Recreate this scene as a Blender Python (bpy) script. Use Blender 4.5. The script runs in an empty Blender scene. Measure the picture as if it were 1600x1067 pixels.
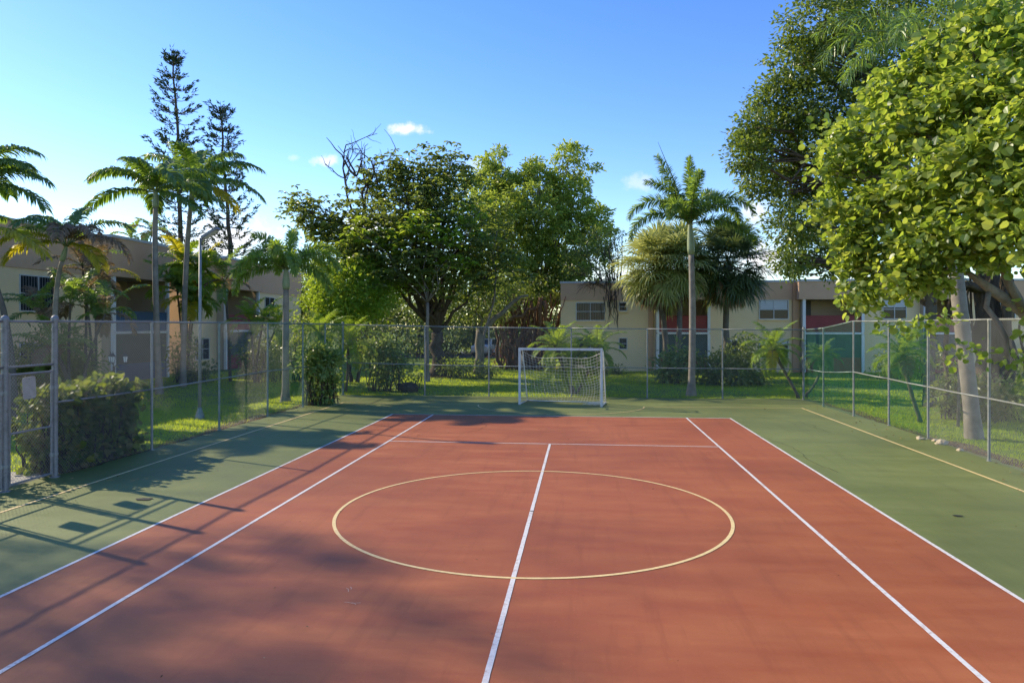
import bpy, math, random
import numpy as np
from mathutils import Vector, Matrix

# ------------------------------------------------------------------ scene / camera model
sc = bpy.context.scene
COL = sc.collection
F, HC, YAW, XC, YC, CX, CY = 1111.0, 2.94, 0.0983, 0.797, -11.307, 800.0, 509.3
CS, SN = math.cos(YAW), math.sin(YAW)
RNG = np.random.default_rng(7)
SUN_DIR = np.array([-4.8, 2.07, 3.09]); SUN_DIR /= np.linalg.norm(SUN_DIR)

def pt(px, py, Z):
    """world point seen at photo pixel (px,py) at camera depth Z"""
    r = (px - CX) / F * Z
    return np.array([XC + r * CS - Z * SN, YC + r * SN + Z * CS, HC + (CY - py) / F * Z])
def g(px, py):
    """ground point under a photo pixel"""
    return pt(px, py, F * HC / (py - CY))
def depth(p):
    return -(p[0] - XC) * SN + (p[1] - YC) * CS
def on_x(px, X):
    """depth where pixel column px meets the plane x = X"""
    k = (px - CX) / F * CS - SN
    return (X - XC) / k
def on_y(px, Y):
    k = (px - CX) / F * SN + CS
    return (Y - YC) / k

# ------------------------------------------------------------------ object helpers
ORG = {}
def empty(name, loc, label, cat, group=None):
    o = bpy.data.objects.new(name, None); COL.objects.link(o)
    o.location = loc; o.empty_display_size = 0.2
    o['label'] = label; o['category'] = cat
    if group: o['group'] = group
    ORG[o.name] = np.array(loc, float)
    return o
def tag(o, label, cat, group=None):
    o['label'] = label; o['category'] = cat
    if group: o['group'] = group
    return o
def struct(o, kind='structure'):
    o['kind'] = kind
    return o

class MB:
    """collects vertices and faces of ONE mesh object"""
    def __init__(s):
        s.v = []; s.f = {}; s.n = 0
    def add(s, v, f):
        v = np.asarray(v, float).reshape(-1, 3); f = np.asarray(f, np.int64)
        if f.size:
            s.f.setdefault(f.shape[1], []).append(f + s.n)
        s.v.append(v); s.n += len(v)
        return s
    def box(s, x0, x1, y0, y1, z0, z1):
        v = [(x, y, z) for z in (z0, z1) for y in (y0, y1) for x in (x0, x1)]
        return s.add(v, [(0,2,3,1),(4,5,7,6),(0,1,5,4),(2,6,7,3),(0,4,6,2),(1,3,7,5)])
    def obox(s, c, ax, ay, az):
        """oriented box: centre, three half-axis vectors"""
        c, ax, ay, az = [np.asarray(q, float) for q in (c, ax, ay, az)]
        if np.dot(np.cross(ax, ay), az) < 0: ax = -ax
        v = [c + i*ax + j*ay + k*az for k in (-1,1) for j in (-1,1) for i in (-1,1)]
        return s.add(v, [(0,2,3,1),(4,5,7,6),(0,1,5,4),(2,6,7,3),(0,4,6,2),(1,3,7,5)])
    def tube(s, path, rad, n=8, cap=True):
        path = np.asarray(path, float); m = len(path)
        rad = np.broadcast_to(np.asarray(rad, float), (m,))
        tn = np.gradient(path, axis=0); tn /= np.linalg.norm(tn, axis=1)[:, None] + 1e-12
        ref = np.array([0,0,1.]) if abs(tn[0][2]) < .9 else np.array([1.,0,0])
        a = np.linspace(0, 2*np.pi, n, endpoint=False)
        vs = []
        u = np.cross(tn[0], ref); u /= np.linalg.norm(u)
        for i in range(m):
            u = u - tn[i]*np.dot(u, tn[i]); u /= np.linalg.norm(u) + 1e-12
            w = np.cross(tn[i], u)
            vs.append(path[i] + rad[i]*(np.cos(a)[:,None]*u + np.sin(a)[:,None]*w))
        v = np.concatenate(vs)
        i, j = np.meshgrid(np.arange(m-1), np.arange(n), indexing='ij')
        q = np.stack([i*n+j, i*n+(j+1)%n, (i+1)*n+(j+1)%n, (i+1)*n+j], -1).reshape(-1, 4)
        b = s.n
        s.add(v, q)
        if cap:
            s.f.setdefault(n, []).append(np.array([np.arange(n)[::-1] + b, np.arange(n) + b + (m-1)*n]))
        return s
    def bar(s, a, b, r, n=8):
        return s.tube([a, b], r, n)
    def lathe(s, c, prof, n=12):
        """prof: list of (radius, z) above c"""
        return s.tube_v(c, prof, n)
    def tube_v(s, c, prof, n=12):
        c = np.asarray(c, float)
        a = np.linspace(0, 2*np.pi, n, endpoint=False)
        v = np.concatenate([np.stack([c[0]+r*np.cos(a), c[1]+r*np.sin(a), np.full(n, c[2]+z)], -1) for r, z in prof])
        m = len(prof)
        i, j = np.meshgrid(np.arange(m-1), np.arange(n), indexing='ij')
        q = np.stack([i*n+j, i*n+(j+1)%n, (i+1)*n+(j+1)%n, (i+1)*n+j], -1).reshape(-1, 4)
        b = s.n
        s.add(v, q)
        s.f.setdefault(n, []).append(np.array([np.arange(n)[::-1] + b, np.arange(n) + b + (m-1)*n]))
        return s
    def build(s, name, mat, parent=None, smooth=False, bevel=0):
        v = np.concatenate(s.v).astype(np.float64)
        o_ = np.zeros(3)
        if parent is not None:
            o_ = ORG[parent.name]
        v = v - o_
        me = bpy.data.meshes.new(name)
        me.vertices.add(len(v)); me.vertices.foreach_set('co', v.astype(np.float32).ravel())
        loops = []; tot = []
        for k, fl in s.f.items():
            ff = np.concatenate(fl); loops.append(ff.ravel()); tot.append(np.full(len(ff), k))
        loops = np.concatenate(loops).astype(np.int32); tot = np.concatenate(tot).astype(np.int32)
        me.loops.add(len(loops)); me.loops.foreach_set('vertex_index', loops)
        me.polygons.add(len(tot))
        st = np.concatenate([[0], np.cumsum(tot)[:-1]]).astype(np.int32)
        me.polygons.foreach_set('loop_start', st); me.polygons.foreach_set('loop_total', tot)
        me.polygons.foreach_set('use_smooth', np.full(len(tot), bool(smooth)))
        me.update(calc_edges=True); me.validate()
        me.materials.append(mat)
        o = bpy.data.objects.new(name, me); COL.objects.link(o)
        if parent is not None:
            o.parent = parent; ORG[o.name] = o_
        else:
            ORG[o.name] = np.zeros(3)
        if bevel:
            m = o.modifiers.new('bevel', 'BEVEL'); m.width = bevel; m.segments = 2; m.limit_method = 'ANGLE'
        return o
    def build_at(s, name, mat, loc, **k):
        """top-level mesh with its origin at loc"""
        s.v = [x - np.asarray(loc, float) for x in s.v]
        o = s.build(name, mat, None, **k); o.location = loc
        return o

# ------------------------------------------------------------------ materials
def newmat(name):
    m = bpy.data.materials.new(name); m.use_nodes = True
    nt = m.node_tree; nt.nodes.clear()
    return m, nt
def N(nt, t, **kw):
    n = nt.nodes.new(t)
    for k, v in kw.items():
        if k.startswith('i_'): n.inputs[k[2:].replace('_', ' ')].default_value = v
        else: setattr(n, k, v)
    return n
def c4(c): return (c[0], c[1], c[2], 1)
def ramp(nt, stops, interp='LINEAR'):
    r = nt.nodes.new('ShaderNodeValToRGB'); e = r.color_ramp.elements; r.color_ramp.interpolation = interp
    e[0].position, e[0].color = stops[0][0], c4(stops[0][1])
    e[1].position, e[1].color = stops[-1][0], c4(stops[-1][1])
    for p, c in stops[1:-1]:
        x = e.new(p); x.color = c4(c)
    return r
def coords(nt, kind='Object', scale=(1,1,1)):
    tc = N(nt, 'ShaderNodeTexCoord'); mp = N(nt, 'ShaderNodeMapping'); mp.inputs['Scale'].default_value = scale
    nt.links.new(tc.outputs[kind], mp.inputs['Vector'])
    return mp.outputs['Vector']
def noise(nt, vec, scale, detail=4, rough=.6):
    n = N(nt, 'ShaderNodeTexNoise'); n.inputs['Scale'].default_value = scale
    n.inputs['Detail'].default_value = detail; n.inputs['Roughness'].default_value = rough
    nt.links.new(vec, n.inputs['Vector'])
    return n.outputs['Fac']

def mat_surface(name, c0, c1, rough=.6, scale=3., fine=40., bump=.2, metal=0, spec=.5, stretch=(1,1,1), c2=None, rough_var=.1, bdist=.01):
    """colour mottled between c0 and c1 by two octaves of noise, fine bump"""
    m, nt = newmat(name); L = nt.links.new
    v = coords(nt, 'Object', stretch)
    a = noise(nt, v, scale, 6, .65); b = noise(nt, v, fine, 3, .6)
    mx = N(nt, 'ShaderNodeMath', operation='MULTIPLY_ADD'); L(b, mx.inputs[0]); mx.inputs[1].default_value = .45; L(a, mx.inputs[2])
    sb = N(nt, 'ShaderNodeMath', operation='SUBTRACT'); L(mx.outputs[0], sb.inputs[0]); sb.inputs[1].default_value = .225
    st = [(.3, c0), (.7, c1)] if c2 is None else [(.3, c0), (.55, c1), (.75, c2)]
    r = ramp(nt, st); L(sb.outputs[0], r.inputs[0])
    p = N(nt, 'ShaderNodeBsdfPrincipled'); L(r.outputs[0], p.inputs['Base Color'])
    p.inputs['Metallic'].default_value = metal; p.inputs['Specular IOR Level'].default_value = spec
    rr = N(nt, 'ShaderNodeMapRange'); L(a, rr.inputs[0]); rr.inputs[3].default_value = max(0, rough - rough_var); rr.inputs[4].default_value = min(1, rough + rough_var)
    L(rr.outputs[0], p.inputs['Roughness'])
    if bump:
        bp = N(nt, 'ShaderNodeBump'); bp.inputs['Strength'].default_value = bump; bp.inputs['Distance'].default_value = bdist
        L(b, bp.inputs['Height']); L(bp.outputs[0], p.inputs['Normal'])
    o = N(nt, 'ShaderNodeOutputMaterial'); L(p.outputs[0], o.inputs[0])
    return m

def mat_leaf(name, cols, trans, tf=.4, rough=.45, spec=.4, patch=.35, back=None):
    """leaf colour varies leaf by leaf (random per island) and in patches through the crown"""
    cols = [tuple(min(.4, 1.25*x) for x in c) for c in cols]; trans = [tuple(min(.88, 1.12*x) for x in c) for c in trans]
    m, nt = newmat(name); L = nt.links.new
    geo = N(nt, 'ShaderNodeNewGeometry')
    nz = noise(nt, coords(nt, 'Object'), .9, 2, .5)
    mx = N(nt, 'ShaderNodeMix'); mx.data_type = 'FLOAT'; mx.inputs[0].default_value = patch
    L(geo.outputs['Random Per Island'], mx.inputs[2]); L(nz, mx.inputs[3])
    k = len(cols); r = ramp(nt, [(.08 + .84*i/(k-1), c) for i, c in enumerate(cols)]); L(mx.outputs[0], r.inputs[0])
    p = N(nt, 'ShaderNodeBsdfPrincipled'); L(r.outputs[0], p.inputs['Base Color'])
    p.inputs['Roughness'].default_value = rough; p.inputs['Specular IOR Level'].default_value = spec
    t = N(nt, 'ShaderNodeBsdfTranslucent')
    k2 = len(trans); r2 = ramp(nt, [(.05 + .9*i/(k2-1), c) for i, c in enumerate(trans)]); L(mx.outputs[0], r2.inputs[0])
    L(r2.outputs[0], t.inputs['Color'])
    ms = N(nt, 'ShaderNodeMixShader'); ms.inputs[0].default_value = tf; L(p.outputs[0], ms.inputs[1]); L(t.outputs[0], ms.inputs[2])
    o = N(nt, 'ShaderNodeOutputMaterial'); L(ms.outputs[0], o.inputs[0])
    return m

def mat_rings(name, c0, c1, scale=6., rough=.8):
    """palm trunk: pale rings up the stem over blotchy bark"""
    m, nt = newmat(name); L = nt.links.new
    v = coords(nt, 'Object')
    w = N(nt, 'ShaderNodeTexWave', wave_type='BANDS', bands_direction='Z'); w.inputs['Scale'].default_value = scale
    w.inputs['Distortion'].default_value = 1.5; w.inputs['Detail'].default_value = 2; w.inputs['Detail Scale'].default_value = 2; L(v, w.inputs['Vector'])
    a = noise(nt, v, 3., 5, .7)
    ad = N(nt, 'ShaderNodeMath', operation='MULTIPLY_ADD'); L(w.outputs['Fac'], ad.inputs[0]); ad.inputs[1].default_value = .08; L(a, ad.inputs[2])
    r = ramp(nt, [(.35, c0), (.85, c1)]); L(ad.outputs[0], r.inputs[0])
    p = N(nt, 'ShaderNodeBsdfPrincipled'); L(r.outputs[0], p.inputs['Base Color']); p.inputs['Roughness'].default_value = rough
    bp = N(nt, 'ShaderNodeBump'); bp.inputs['Strength'].default_value = .3; bp.inputs['Distance'].default_value = .02
    L(ad.outputs[0], bp.inputs['Height']); L(bp.outputs[0], p.inputs['Normal'])
    o = N(nt, 'ShaderNodeOutputMaterial'); L(p.outputs[0], o.inputs[0])
    return m

def mat_glass(name, c=(.02,.025,.03), rough=.08):
    return mat_surface(name, c, tuple(x*1.6 for x in c), rough, 1.5, 4, 0, 0, .2, rough_var=.03)

def mat_court(name, base, worn, dark, spec=.45, rough=.5):
    """acrylic sports paint: sandy grain, worn paler drags, dirt blotches, streaks across the court"""
    m, nt = newmat(name); L = nt.links.new
    v = coords(nt, 'Object'); vs = coords(nt, 'Object', (.35, 1.6, 1)); vy = coords(nt, 'Object', (3., .25, 1))
    big = noise(nt, v, .22, 5, .6); mid = noise(nt, vs, 1.1, 8, .72); drag = noise(nt, vy, 1.2, 6, .7); fine = noise(nt, v, 140., 2, .6); spk = noise(nt, v, 26., 4, .75)
    def mixc(fac, a, b):
        x = N(nt, 'ShaderNodeMix'); x.data_type = 'RGBA'; L(fac, x.inputs[0])
        for s_, q in ((6, a), (7, b)):
            if isinstance(q, tuple): x.inputs[s_].default_value = c4(q)
            else: L(q, x.inputs[s_])
        return x.outputs[2]
    def mr(x, a, b, c, d):
        n = N(nt, 'ShaderNodeMapRange'); L(x, n.inputs[0])
        for i, q in enumerate((a, b, c, d)): n.inputs[i+1].default_value = q
        return n.outputs[0]
    col = mixc(mr(mid, .38, .70, 0, .9), base, worn)
    col = mixc(mr(big, .45, .66, 0, .6), col, dark)
    col = mixc(mr(drag, .52, .72, 0, .45), col, dark)
    scf = noise(nt, coords(nt, 'Object', (1.2, 7., 1)), 2.6, 7, .8); col = mixc(mr(scf, .60, .74, 0, .5), col, worn)
    dirt = noise(nt, v, 1.7, 8, .8); col = mixc(mr(dirt, .60, .74, 0, .55), col, dark)
    col = mixc(mr(spk, .58, .76, 0, .55), col, worn)
    col = mixc(mr(fine, .3, .7, .0, .22), col, dark)
    p = N(nt, 'ShaderNodeBsdfPrincipled'); L(col, p.inputs['Base Color'])
    p.inputs['Specular IOR Level'].default_value = spec
    L(mr(mid, .3, .7, rough-.06, rough+.1), p.inputs['Roughness'])
    bp = N(nt, 'ShaderNodeBump'); bp.inputs['Strength'].default_value = .35; bp.inputs['Distance'].default_value = .003
    L(fine, bp.inputs['Height']); L(bp.outputs[0], p.inputs['Normal'])
    o = N(nt, 'ShaderNodeOutputMaterial'); L(p.outputs[0], o.inputs[0])
    return m

def mat_line(name, c, under, thin=.55):
    """hand painted line, worn through in small spots"""
    m, nt = newmat(name); L = nt.links.new
    v = coords(nt, 'Object')
    a = noise(nt, v, 18., 6, .75); b = noise(nt, v, 1.2, 3, .6)
    s_ = N(nt, 'ShaderNodeMath', operation='MULTIPLY_ADD'); L(b, s_.inputs[0]); s_.inputs[1].default_value = .5; L(a, s_.inputs[2])
    r = ramp(nt, [(.5, c), (.80, tuple(.82*x for x in c)), (.93, under)]); L(s_.outputs[0], r.inputs[0])
    p = N(nt, 'ShaderNodeBsdfPrincipled'); L(r.outputs[0], p.inputs['Base Color']); p.inputs['Roughness'].default_value = .6
    o = N(nt, 'ShaderNodeOutputMaterial'); L(p.outputs[0], o.inputs[0])
    return m

M = {}
M['red']   = mat_court('court_red_paint', (.355,.090,.025), (.47,.155,.052), (.22,.055,.017), .4, .58)
M['green'] = mat_court('court_green_paint', (.160,.186,.043), (.225,.25,.075), (.10,.118,.031), .4, .58)
M['white_line'] = mat_line('white_line_paint', (.80,.76,.70), (.45,.3,.24))
M['yellow_line'] = mat_line('yellow_line_paint', (.92,.68,.30), (.6,.45,.2))
M['soil']  = mat_surface('lawn_soil', (.10,.165,.02), (.145,.21,.03), .9, .8, 30, .5, 0, .2, c2=(.14,.13,.045))
M['dirt']  = mat_surface('dirt', (.09,.065,.04), (.17,.13,.085), .95, 2., 60, .6, 0, .2)
M['concrete'] = mat_surface('concrete', (.30,.29,.27), (.42,.40,.37), .85, 2., 60, .3, 0, .3)
M['asphalt'] = mat_surface('asphalt', (.045,.045,.045), (.075,.073,.07), .9, 2., 80, .4, 0, .3)
M['galv']  = mat_surface('galvanised_steel', (.17,.18,.17), (.29,.30,.285), .55, 6, 60, .1, .3, .4, c2=(.16,.145,.13))
M['galv_dark']  = mat_surface('weathered_galvanised_steel', (.15,.145,.145), (.25,.245,.245), .55, 6, 50, .15, .3, .5, c2=(.13,.115,.10))
M['wire']  = mat_surface('galvanised_wire', (.22,.22,.215), (.33,.33,.32), .6, 3, 30, 0, .1, .4)
M['wire_dull']  = mat_surface('dull_wire', (.20,.21,.20), (.28,.29,.28), .6, 3, 30, 0, .1, .5)
M['wire_green'] = mat_surface('green_vinyl_wire', (.025,.13,.085), (.05,.20,.135), .6, 2, 30, 0, 0, .2)
M['post_green'] = mat_surface('green_coated_post', (.08,.14,.12), (.17,.22,.20), .45, 4, 40, .1, .2, .5, c2=(.25,.27,.26))
M['white_paint'] = mat_surface('chipped_white_paint', (.50,.50,.49), (.62,.62,.61), .5, 5, 60, .15, 0, .5, c2=(.36,.33,.29))
M['net'] = mat_surface('net_cord', (.60,.57,.47), (.74,.71,.62), .8, 5, 30, 0, 0, .3)
M['cream'] = mat_surface('cream_stucco', (.80,.60,.34), (.85,.65,.39), .9, .5, 30, .35, 0, .25, c2=(.74,.54,.30), bdist=.02)
M['tan']   = mat_surface('tan_stucco', (.60,.37,.23), (.64,.41,.26), .9, .5, 30, .35, 0, .25, c2=(.55,.34,.21), bdist=.02)
M['peach'] = mat_surface('peach_stucco', (.52,.30,.17), (.58,.345,.20), .9, .5, 30, .35, 0, .25, c2=(.47,.27,.16), bdist=.02)
M['trim']  = mat_surface('roof_trim', (.42,.43,.43), (.55,.56,.55), .7, 2, 20, .1)
M['col_white'] = mat_surface('white_column_paint', (.68,.68,.68), (.78,.78,.77), .6, 2, 20, .1)
M['blue']  = mat_surface('blue_railing_panel', (.032,.085,.17), (.045,.11,.21), .6, 1.5, 20, .1)
M['maroon'] = mat_surface('dark_red_railing_panel', (.20,.03,.03), (.27,.045,.04), .65, 1.5, 20, .1)
M['shade_wall'] = mat_surface('balcony_wall', (.48,.38,.26), (.55,.44,.31), .9, .8, 20, .2)  # recess walls and ceiling: balcony shade put into a darker wall colour
M['dark_door'] = mat_surface('dark_door_paint', (.025,.022,.022), (.045,.04,.04), .5, 2, 20, .1)
M['screen'] = mat_surface('porch_screen', (.03,.055,.055), (.05,.085,.08), .6, 2, 40, .1)
M['glass'] = mat_glass('window_glass')
M['blind'] = mat_surface('window_blind', (.50,.52,.52), (.62,.63,.62), .7, 1, 20, .1, stretch=(1,1,12))
M['frame'] = mat_surface('window_frame', (.48,.48,.47), (.60,.60,.58), .5, 3, 30, .1)
M['rubber'] = mat_surface('tyre_rubber', (.015,.015,.015), (.03,.03,.03), .8)
M['car_white'] = mat_surface('white_car_paint', (.66,.67,.68), (.72,.73,.74), .25, 1, 10, 0)
M['black_metal'] = mat_surface('black_metal', (.02,.02,.02), (.04,.04,.04), .5)
M['lamp_glass'] = mat_surface('frosted_lamp_glass', (.6,.6,.58), (.7,.7,.68), .3)
M['sign_plate'] = mat_surface('weathered_sign_plate', (.34,.29,.26), (.44,.38,.34), .6, 6, 40, .1, 0, .4)
M['rock'] = mat_surface('dark_coral_rock', (.035,.03,.025), (.09,.075,.055), .95, 4, 14, 1., 0, .2, bdist=.05)
M['rock_pale'] = mat_surface('pale_coral_rock', (.40,.33,.22), (.55,.46,.33), .95, 4, 14, 1., 0, .2, bdist=.02)
M['crack'] = mat_surface('crack_filler', (.45,.33,.25), (.55,.42,.33), .9)
M['stain'] = mat_surface('dark_spot', (.012,.015,.012), (.03,.03,.025), .9)
# bark and leaves
M['bark'] = mat_surface('rough_bark', (.055,.042,.032), (.12,.095,.07), .95, 5, 22, 1., 0, .2, stretch=(1,1,.3), bdist=.04)
M['bark_grey'] = mat_surface('grey_bark', (.15,.13,.10), (.27,.24,.20), .95, 4, 20, .8, 0, .2, stretch=(1,1,.4), bdist=.03)
M['bark_red'] = mat_surface('reddish_aerial_roots', (.12,.065,.035), (.24,.14,.08), .95, 5, 20, .9, 0, .2, stretch=(1,1,.2), bdist=.03)
M['bark_dead'] = mat_surface('bare_dead_wood', (.09,.075,.065), (.17,.145,.125), .95, 5, 20, .6, 0, .2, stretch=(1,1,.3))
M['palm_trunk'] = mat_rings('ringed_palm_trunk', (.15,.13,.10), (.34,.30,.245))
M['palm_trunk_dark'] = mat_rings('dark_palm_trunk', (.075,.062,.045), (.17,.145,.11), 8)
M['crownshaft'] = mat_surface('green_crownshaft', (.19,.24,.12), (.30,.34,.19), .5, 2, 20, .1, stretch=(1,1,.3))
M['boots'] = mat_surface('shaggy_palm_boots', (.13,.085,.05), (.27,.18,.11), .95, 8, 30, 1., 0, .2, stretch=(2,2,.4), bdist=.04)
M['rachis'] = mat_surface('frond_rib', (.16,.19,.05), (.24,.26,.09), .5, 3, 20, 0)
Gd = dict
M['L_palm'] = mat_leaf('palm_leaflets', [(.05,.095,.032),(.085,.145,.045),(.14,.20,.07)], [(.24,.38,.04),(.44,.58,.06)], .42, .38, .5)
M['L_foxtail'] = mat_leaf('foxtail_leaflets', [(.05,.10,.03),(.085,.145,.042),(.15,.21,.07)], [(.24,.38,.04),(.46,.60,.07)], .42, .4, .5)
M['L_foxtail_light'] = mat_leaf('light_foxtail_leaflets', [(.09,.15,.03),(.14,.20,.045),(.22,.27,.07)], [(.34,.50,.04),(.58,.70,.07)], .45, .4, .5)  # foxtail leaflets again, colour brightened to stand for sunlight on the crown
M['L_yellow_palm'] = mat_leaf('yellowing_palm_leaflets', [(.17,.17,.02),(.34,.27,.02),(.45,.33,.03)], [(.5,.46,.02),(.8,.66,.03)], .5, .45, .4)
M['L_lime_palm'] = mat_leaf('lime_palm_leaflets', [(.08,.15,.02),(.14,.22,.03),(.24,.28,.04)], [(.3,.45,.03),(.55,.65,.05)], .45, .45, .4)
M['L_brown_palm'] = mat_leaf('dry_palm_leaflets', [(.10,.072,.045),(.17,.12,.075),(.24,.18,.11)], [(.25,.17,.07),(.4,.28,.12)], .25, .7, .2)
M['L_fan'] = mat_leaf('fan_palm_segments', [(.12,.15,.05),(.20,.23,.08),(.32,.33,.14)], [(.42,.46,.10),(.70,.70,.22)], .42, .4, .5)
M['L_fan_dark'] = mat_leaf('dark_fan_palm_segments', [(.03,.05,.02),(.05,.075,.03),(.085,.11,.045)], [(.12,.17,.04),(.22,.28,.07)], .34, .42, .5)  # same fan leaves, colour darkened to stand for a crown in shade
M['L_dead'] = mat_leaf('dead_palm_skirt', [(.15,.105,.065),(.26,.185,.12),(.36,.27,.18)], [(.3,.2,.1),(.45,.32,.18)], .25, .75, .2)
M['L_pine'] = mat_leaf('cook_pine_needles', [(.014,.034,.018),(.024,.05,.024),(.04,.07,.03)], [(.05,.09,.03),(.08,.12,.04)], .15, .6, .3)
M['L_dark'] = mat_leaf('dark_glossy_leaves', [(.045,.066,.024),(.08,.11,.036),(.14,.17,.055)], [(.20,.28,.04),(.44,.50,.06)], .42, .36, .5)
M['L_ficus'] = mat_leaf('ficus_leaves', [(.03,.06,.016),(.06,.10,.024),(.12,.155,.036)], [(.17,.26,.025),(.42,.50,.05)], .36, .36, .5)
M['L_mid'] = mat_leaf('olive_green_leaves', [(.08,.12,.028),(.14,.185,.042),(.22,.26,.06)], [(.38,.50,.05),(.62,.70,.09)], .46, .45, .4)
M['L_bright'] = mat_leaf('bright_green_leaves', [(.06,.12,.015),(.11,.19,.022),(.19,.27,.03)], [(.32,.48,.03),(.58,.68,.05)], .45, .4, .4)
M['L_grape'] = mat_leaf('sea_grape_leaves', [(.04,.08,.020),(.08,.13,.03),(.14,.195,.045),(.22,.26,.08)], [(.27,.39,.04),(.48,.60,.055),(.68,.74,.10)], .46, .36, .5, .12)
M['L_hedge'] = mat_leaf('hedge_leaves', [(.035,.05,.018),(.06,.085,.026),(.115,.14,.04),(.16,.10,.05)], [(.18,.26,.03),(.40,.46,.05)], .32, .55, .3, .2)
M['L_varieg'] = mat_leaf('variegated_leaves', [(.06,.11,.03),(.11,.17,.045),(.22,.27,.10)], [(.26,.38,.05),(.48,.56,.12)], .36, .4, .4, .15)
M['L_litter'] = mat_leaf('fallen_leaf_litter', [(.09,.055,.025),(.2,.13,.06),(.33,.24,.12)], [(.2,.1,.04),(.4,.25,.1)], .15, .8, .2, .1)
M['L_redplant'] = mat_leaf('red_brown_bromeliad_leaves', [(.10,.035,.025),(.19,.07,.045),(.25,.12,.06)], [(.3,.08,.04),(.45,.18,.08)], .3, .5, .4)
M['grass'] = mat_leaf('grass_blades', [(.11,.20,.016),(.15,.24,.022),(.20,.26,.035)], [(.52,.70,.02),(.76,.86,.03)], .52, .5, .3, .5)

def fbm3(p, seed=0):
    """cheap smooth pseudo noise for outlines"""
    r = np.random.default_rng(seed); out = np.zeros(len(p))
    for k in range(6):
        w = r.normal(size=3) * (1.2 + k*.9); out += np.sin(p @ w + r.uniform(0, 6.28)) / (1 + k*.6)
    return out / 2.2

# ------------------------------------------------------------------ foliage generators
def unit(v): return v / (np.linalg.norm(v, axis=-1, keepdims=True) + 1e-9)

def leaves(mb, pos, axis, nrm, L, W, shape='kite', cup=.25):
    """many leaves at once. pos (n,3) leaf base, axis tip direction, nrm approx. upper side, L,W arrays"""
    n = len(pos)
    axis = unit(axis); side = unit(np.cross(axis, nrm)); up = np.cross(side, axis)
    L = np.broadcast_to(L, (n,))[:, None]; W = np.broadcast_to(W, (n,))[:, None]
    if shape == 'kite':
        k = np.array([(0,0,0), (.45,.5,.0), (1,0,-.12), (.45,-.5,.0)])
    elif shape == 'fold':      # pointed oval with a folded midrib: two quads
        k = np.array([(0,0,0), (.3,.42,.10), (.7,.38,.06), (1,0,-.16), (.7,-.38,.06), (.3,-.42,.10), ])
    elif shape == 'round':     # round cupped blade: two halves on a folded midrib
        k = np.array([(0,0,0), (.06,.30,cup*.3), (.38,.52,cup*.5), (.76,.42,cup*.25), (1,0,-.1), (.76,-.42,cup*.25), (.38,-.52,cup*.5), (.06,-.30,cup*.3)])
    v = pos[:, None, :] + k[None, :, 0:1]*axis[:, None]*L[:, None] + k[None, :, 1:2]*side[:, None]*W[:, None] + k[None, :, 2:3]*up[:, None]*L[:, None]
    b = (np.arange(n) * len(k))[:, None]
    if shape == 'kite':
        f = b + np.array([[0,1,2,3]])
        mb.add(v.reshape(-1,3), f)
    elif shape == 'fold':
        f1 = b + np.array([[0,1,2,3]]); f2 = b + np.array([[0,3,4,5]])
        mb.add(v.reshape(-1,3), np.concatenate([f1, f2]))
    else:
        f1 = b + np.array([[0,1,2,3,4]]); f2 = b + np.array([[0,4,5,6,7]])
        mb.add(v.reshape(-1,3), np.concatenate([f1, f2]))

def clump_leaves(mb, rng, c, r, n, L, W, shape='kite', mode='spray', per=26, spread=None, hollow=.5, shell_out=.5, tips=None):
    """fill one ellipsoid clump with twig clusters of leaves; returns twig centres"""
    c = np.asarray(c, float); r = np.asarray(r, float) * np.ones(3)
    m = max(4, int(n / per))
    d = unit(rng.normal(size=(m, 3)))
    rad = hollow + (1 - hollow) * rng.random(m) ** .6
    rad *= 1 + .28 * fbm3(d * 2.2, int(rng.integers(1e6)))
    tw = c + d * rad[:, None] * r
    sp = spread if spread is not None else max(L * 2.2, r.mean() * .2)
    idx = rng.integers(0, m, n)
    if mode == 'spray':
        off = rng.normal(size=(n, 3)) * sp * np.array([1, 1, .6]) * .55
        p = tw[idx] + off
        ax = unit(off) * .7 + d[idx] * shell_out + rng.normal(size=(n, 3)) * .5 + np.array([0, 0, -.15])
        nr = np.array([0, 0, 1.]) + d[idx] * .6 + rng.normal(size=(n, 3)) * .55
    elif mode == 'rosette':      # umbrella whorls
        k = per // 9 + 1
        sub = tw[:, None] + rng.normal(size=(m, k, 3)) * sp * .6
        sub = sub.reshape(-1, 3); idx = rng.integers(0, len(sub), n)
        a = rng.random(n) * 2*np.pi; t = rng.uniform(-.55, .25, n)
        ax = np.stack([np.cos(a), np.sin(a), t], -1)
        p = sub[idx] + ax * L * .15
        nr = np.array([0, 0, 1.]) + rng.normal(size=(n, 3)) * .3
    s = rng.uniform(.5, 1.3, n)
    leaves(mb, p, ax, nr, L * s, W * s, shape)
    return tw

def curve(a, b, sag=0., wob=.0, n=8, rng=None, lift=0.):
    a = np.asarray(a, float); b = np.asarray(b, float)
    t = np.linspace(0, 1, n)[:, None]
    p = a + (b - a) * t
    p[:, 2] += (lift * np.sin(np.pi * t) - sag * np.sin(np.pi * t))[:, 0]
    if wob and rng is not None:
        w = rng.normal(size=(n, 3)) * wob; w[0] = 0; w[-1] = 0
        p += w
    return p

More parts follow.
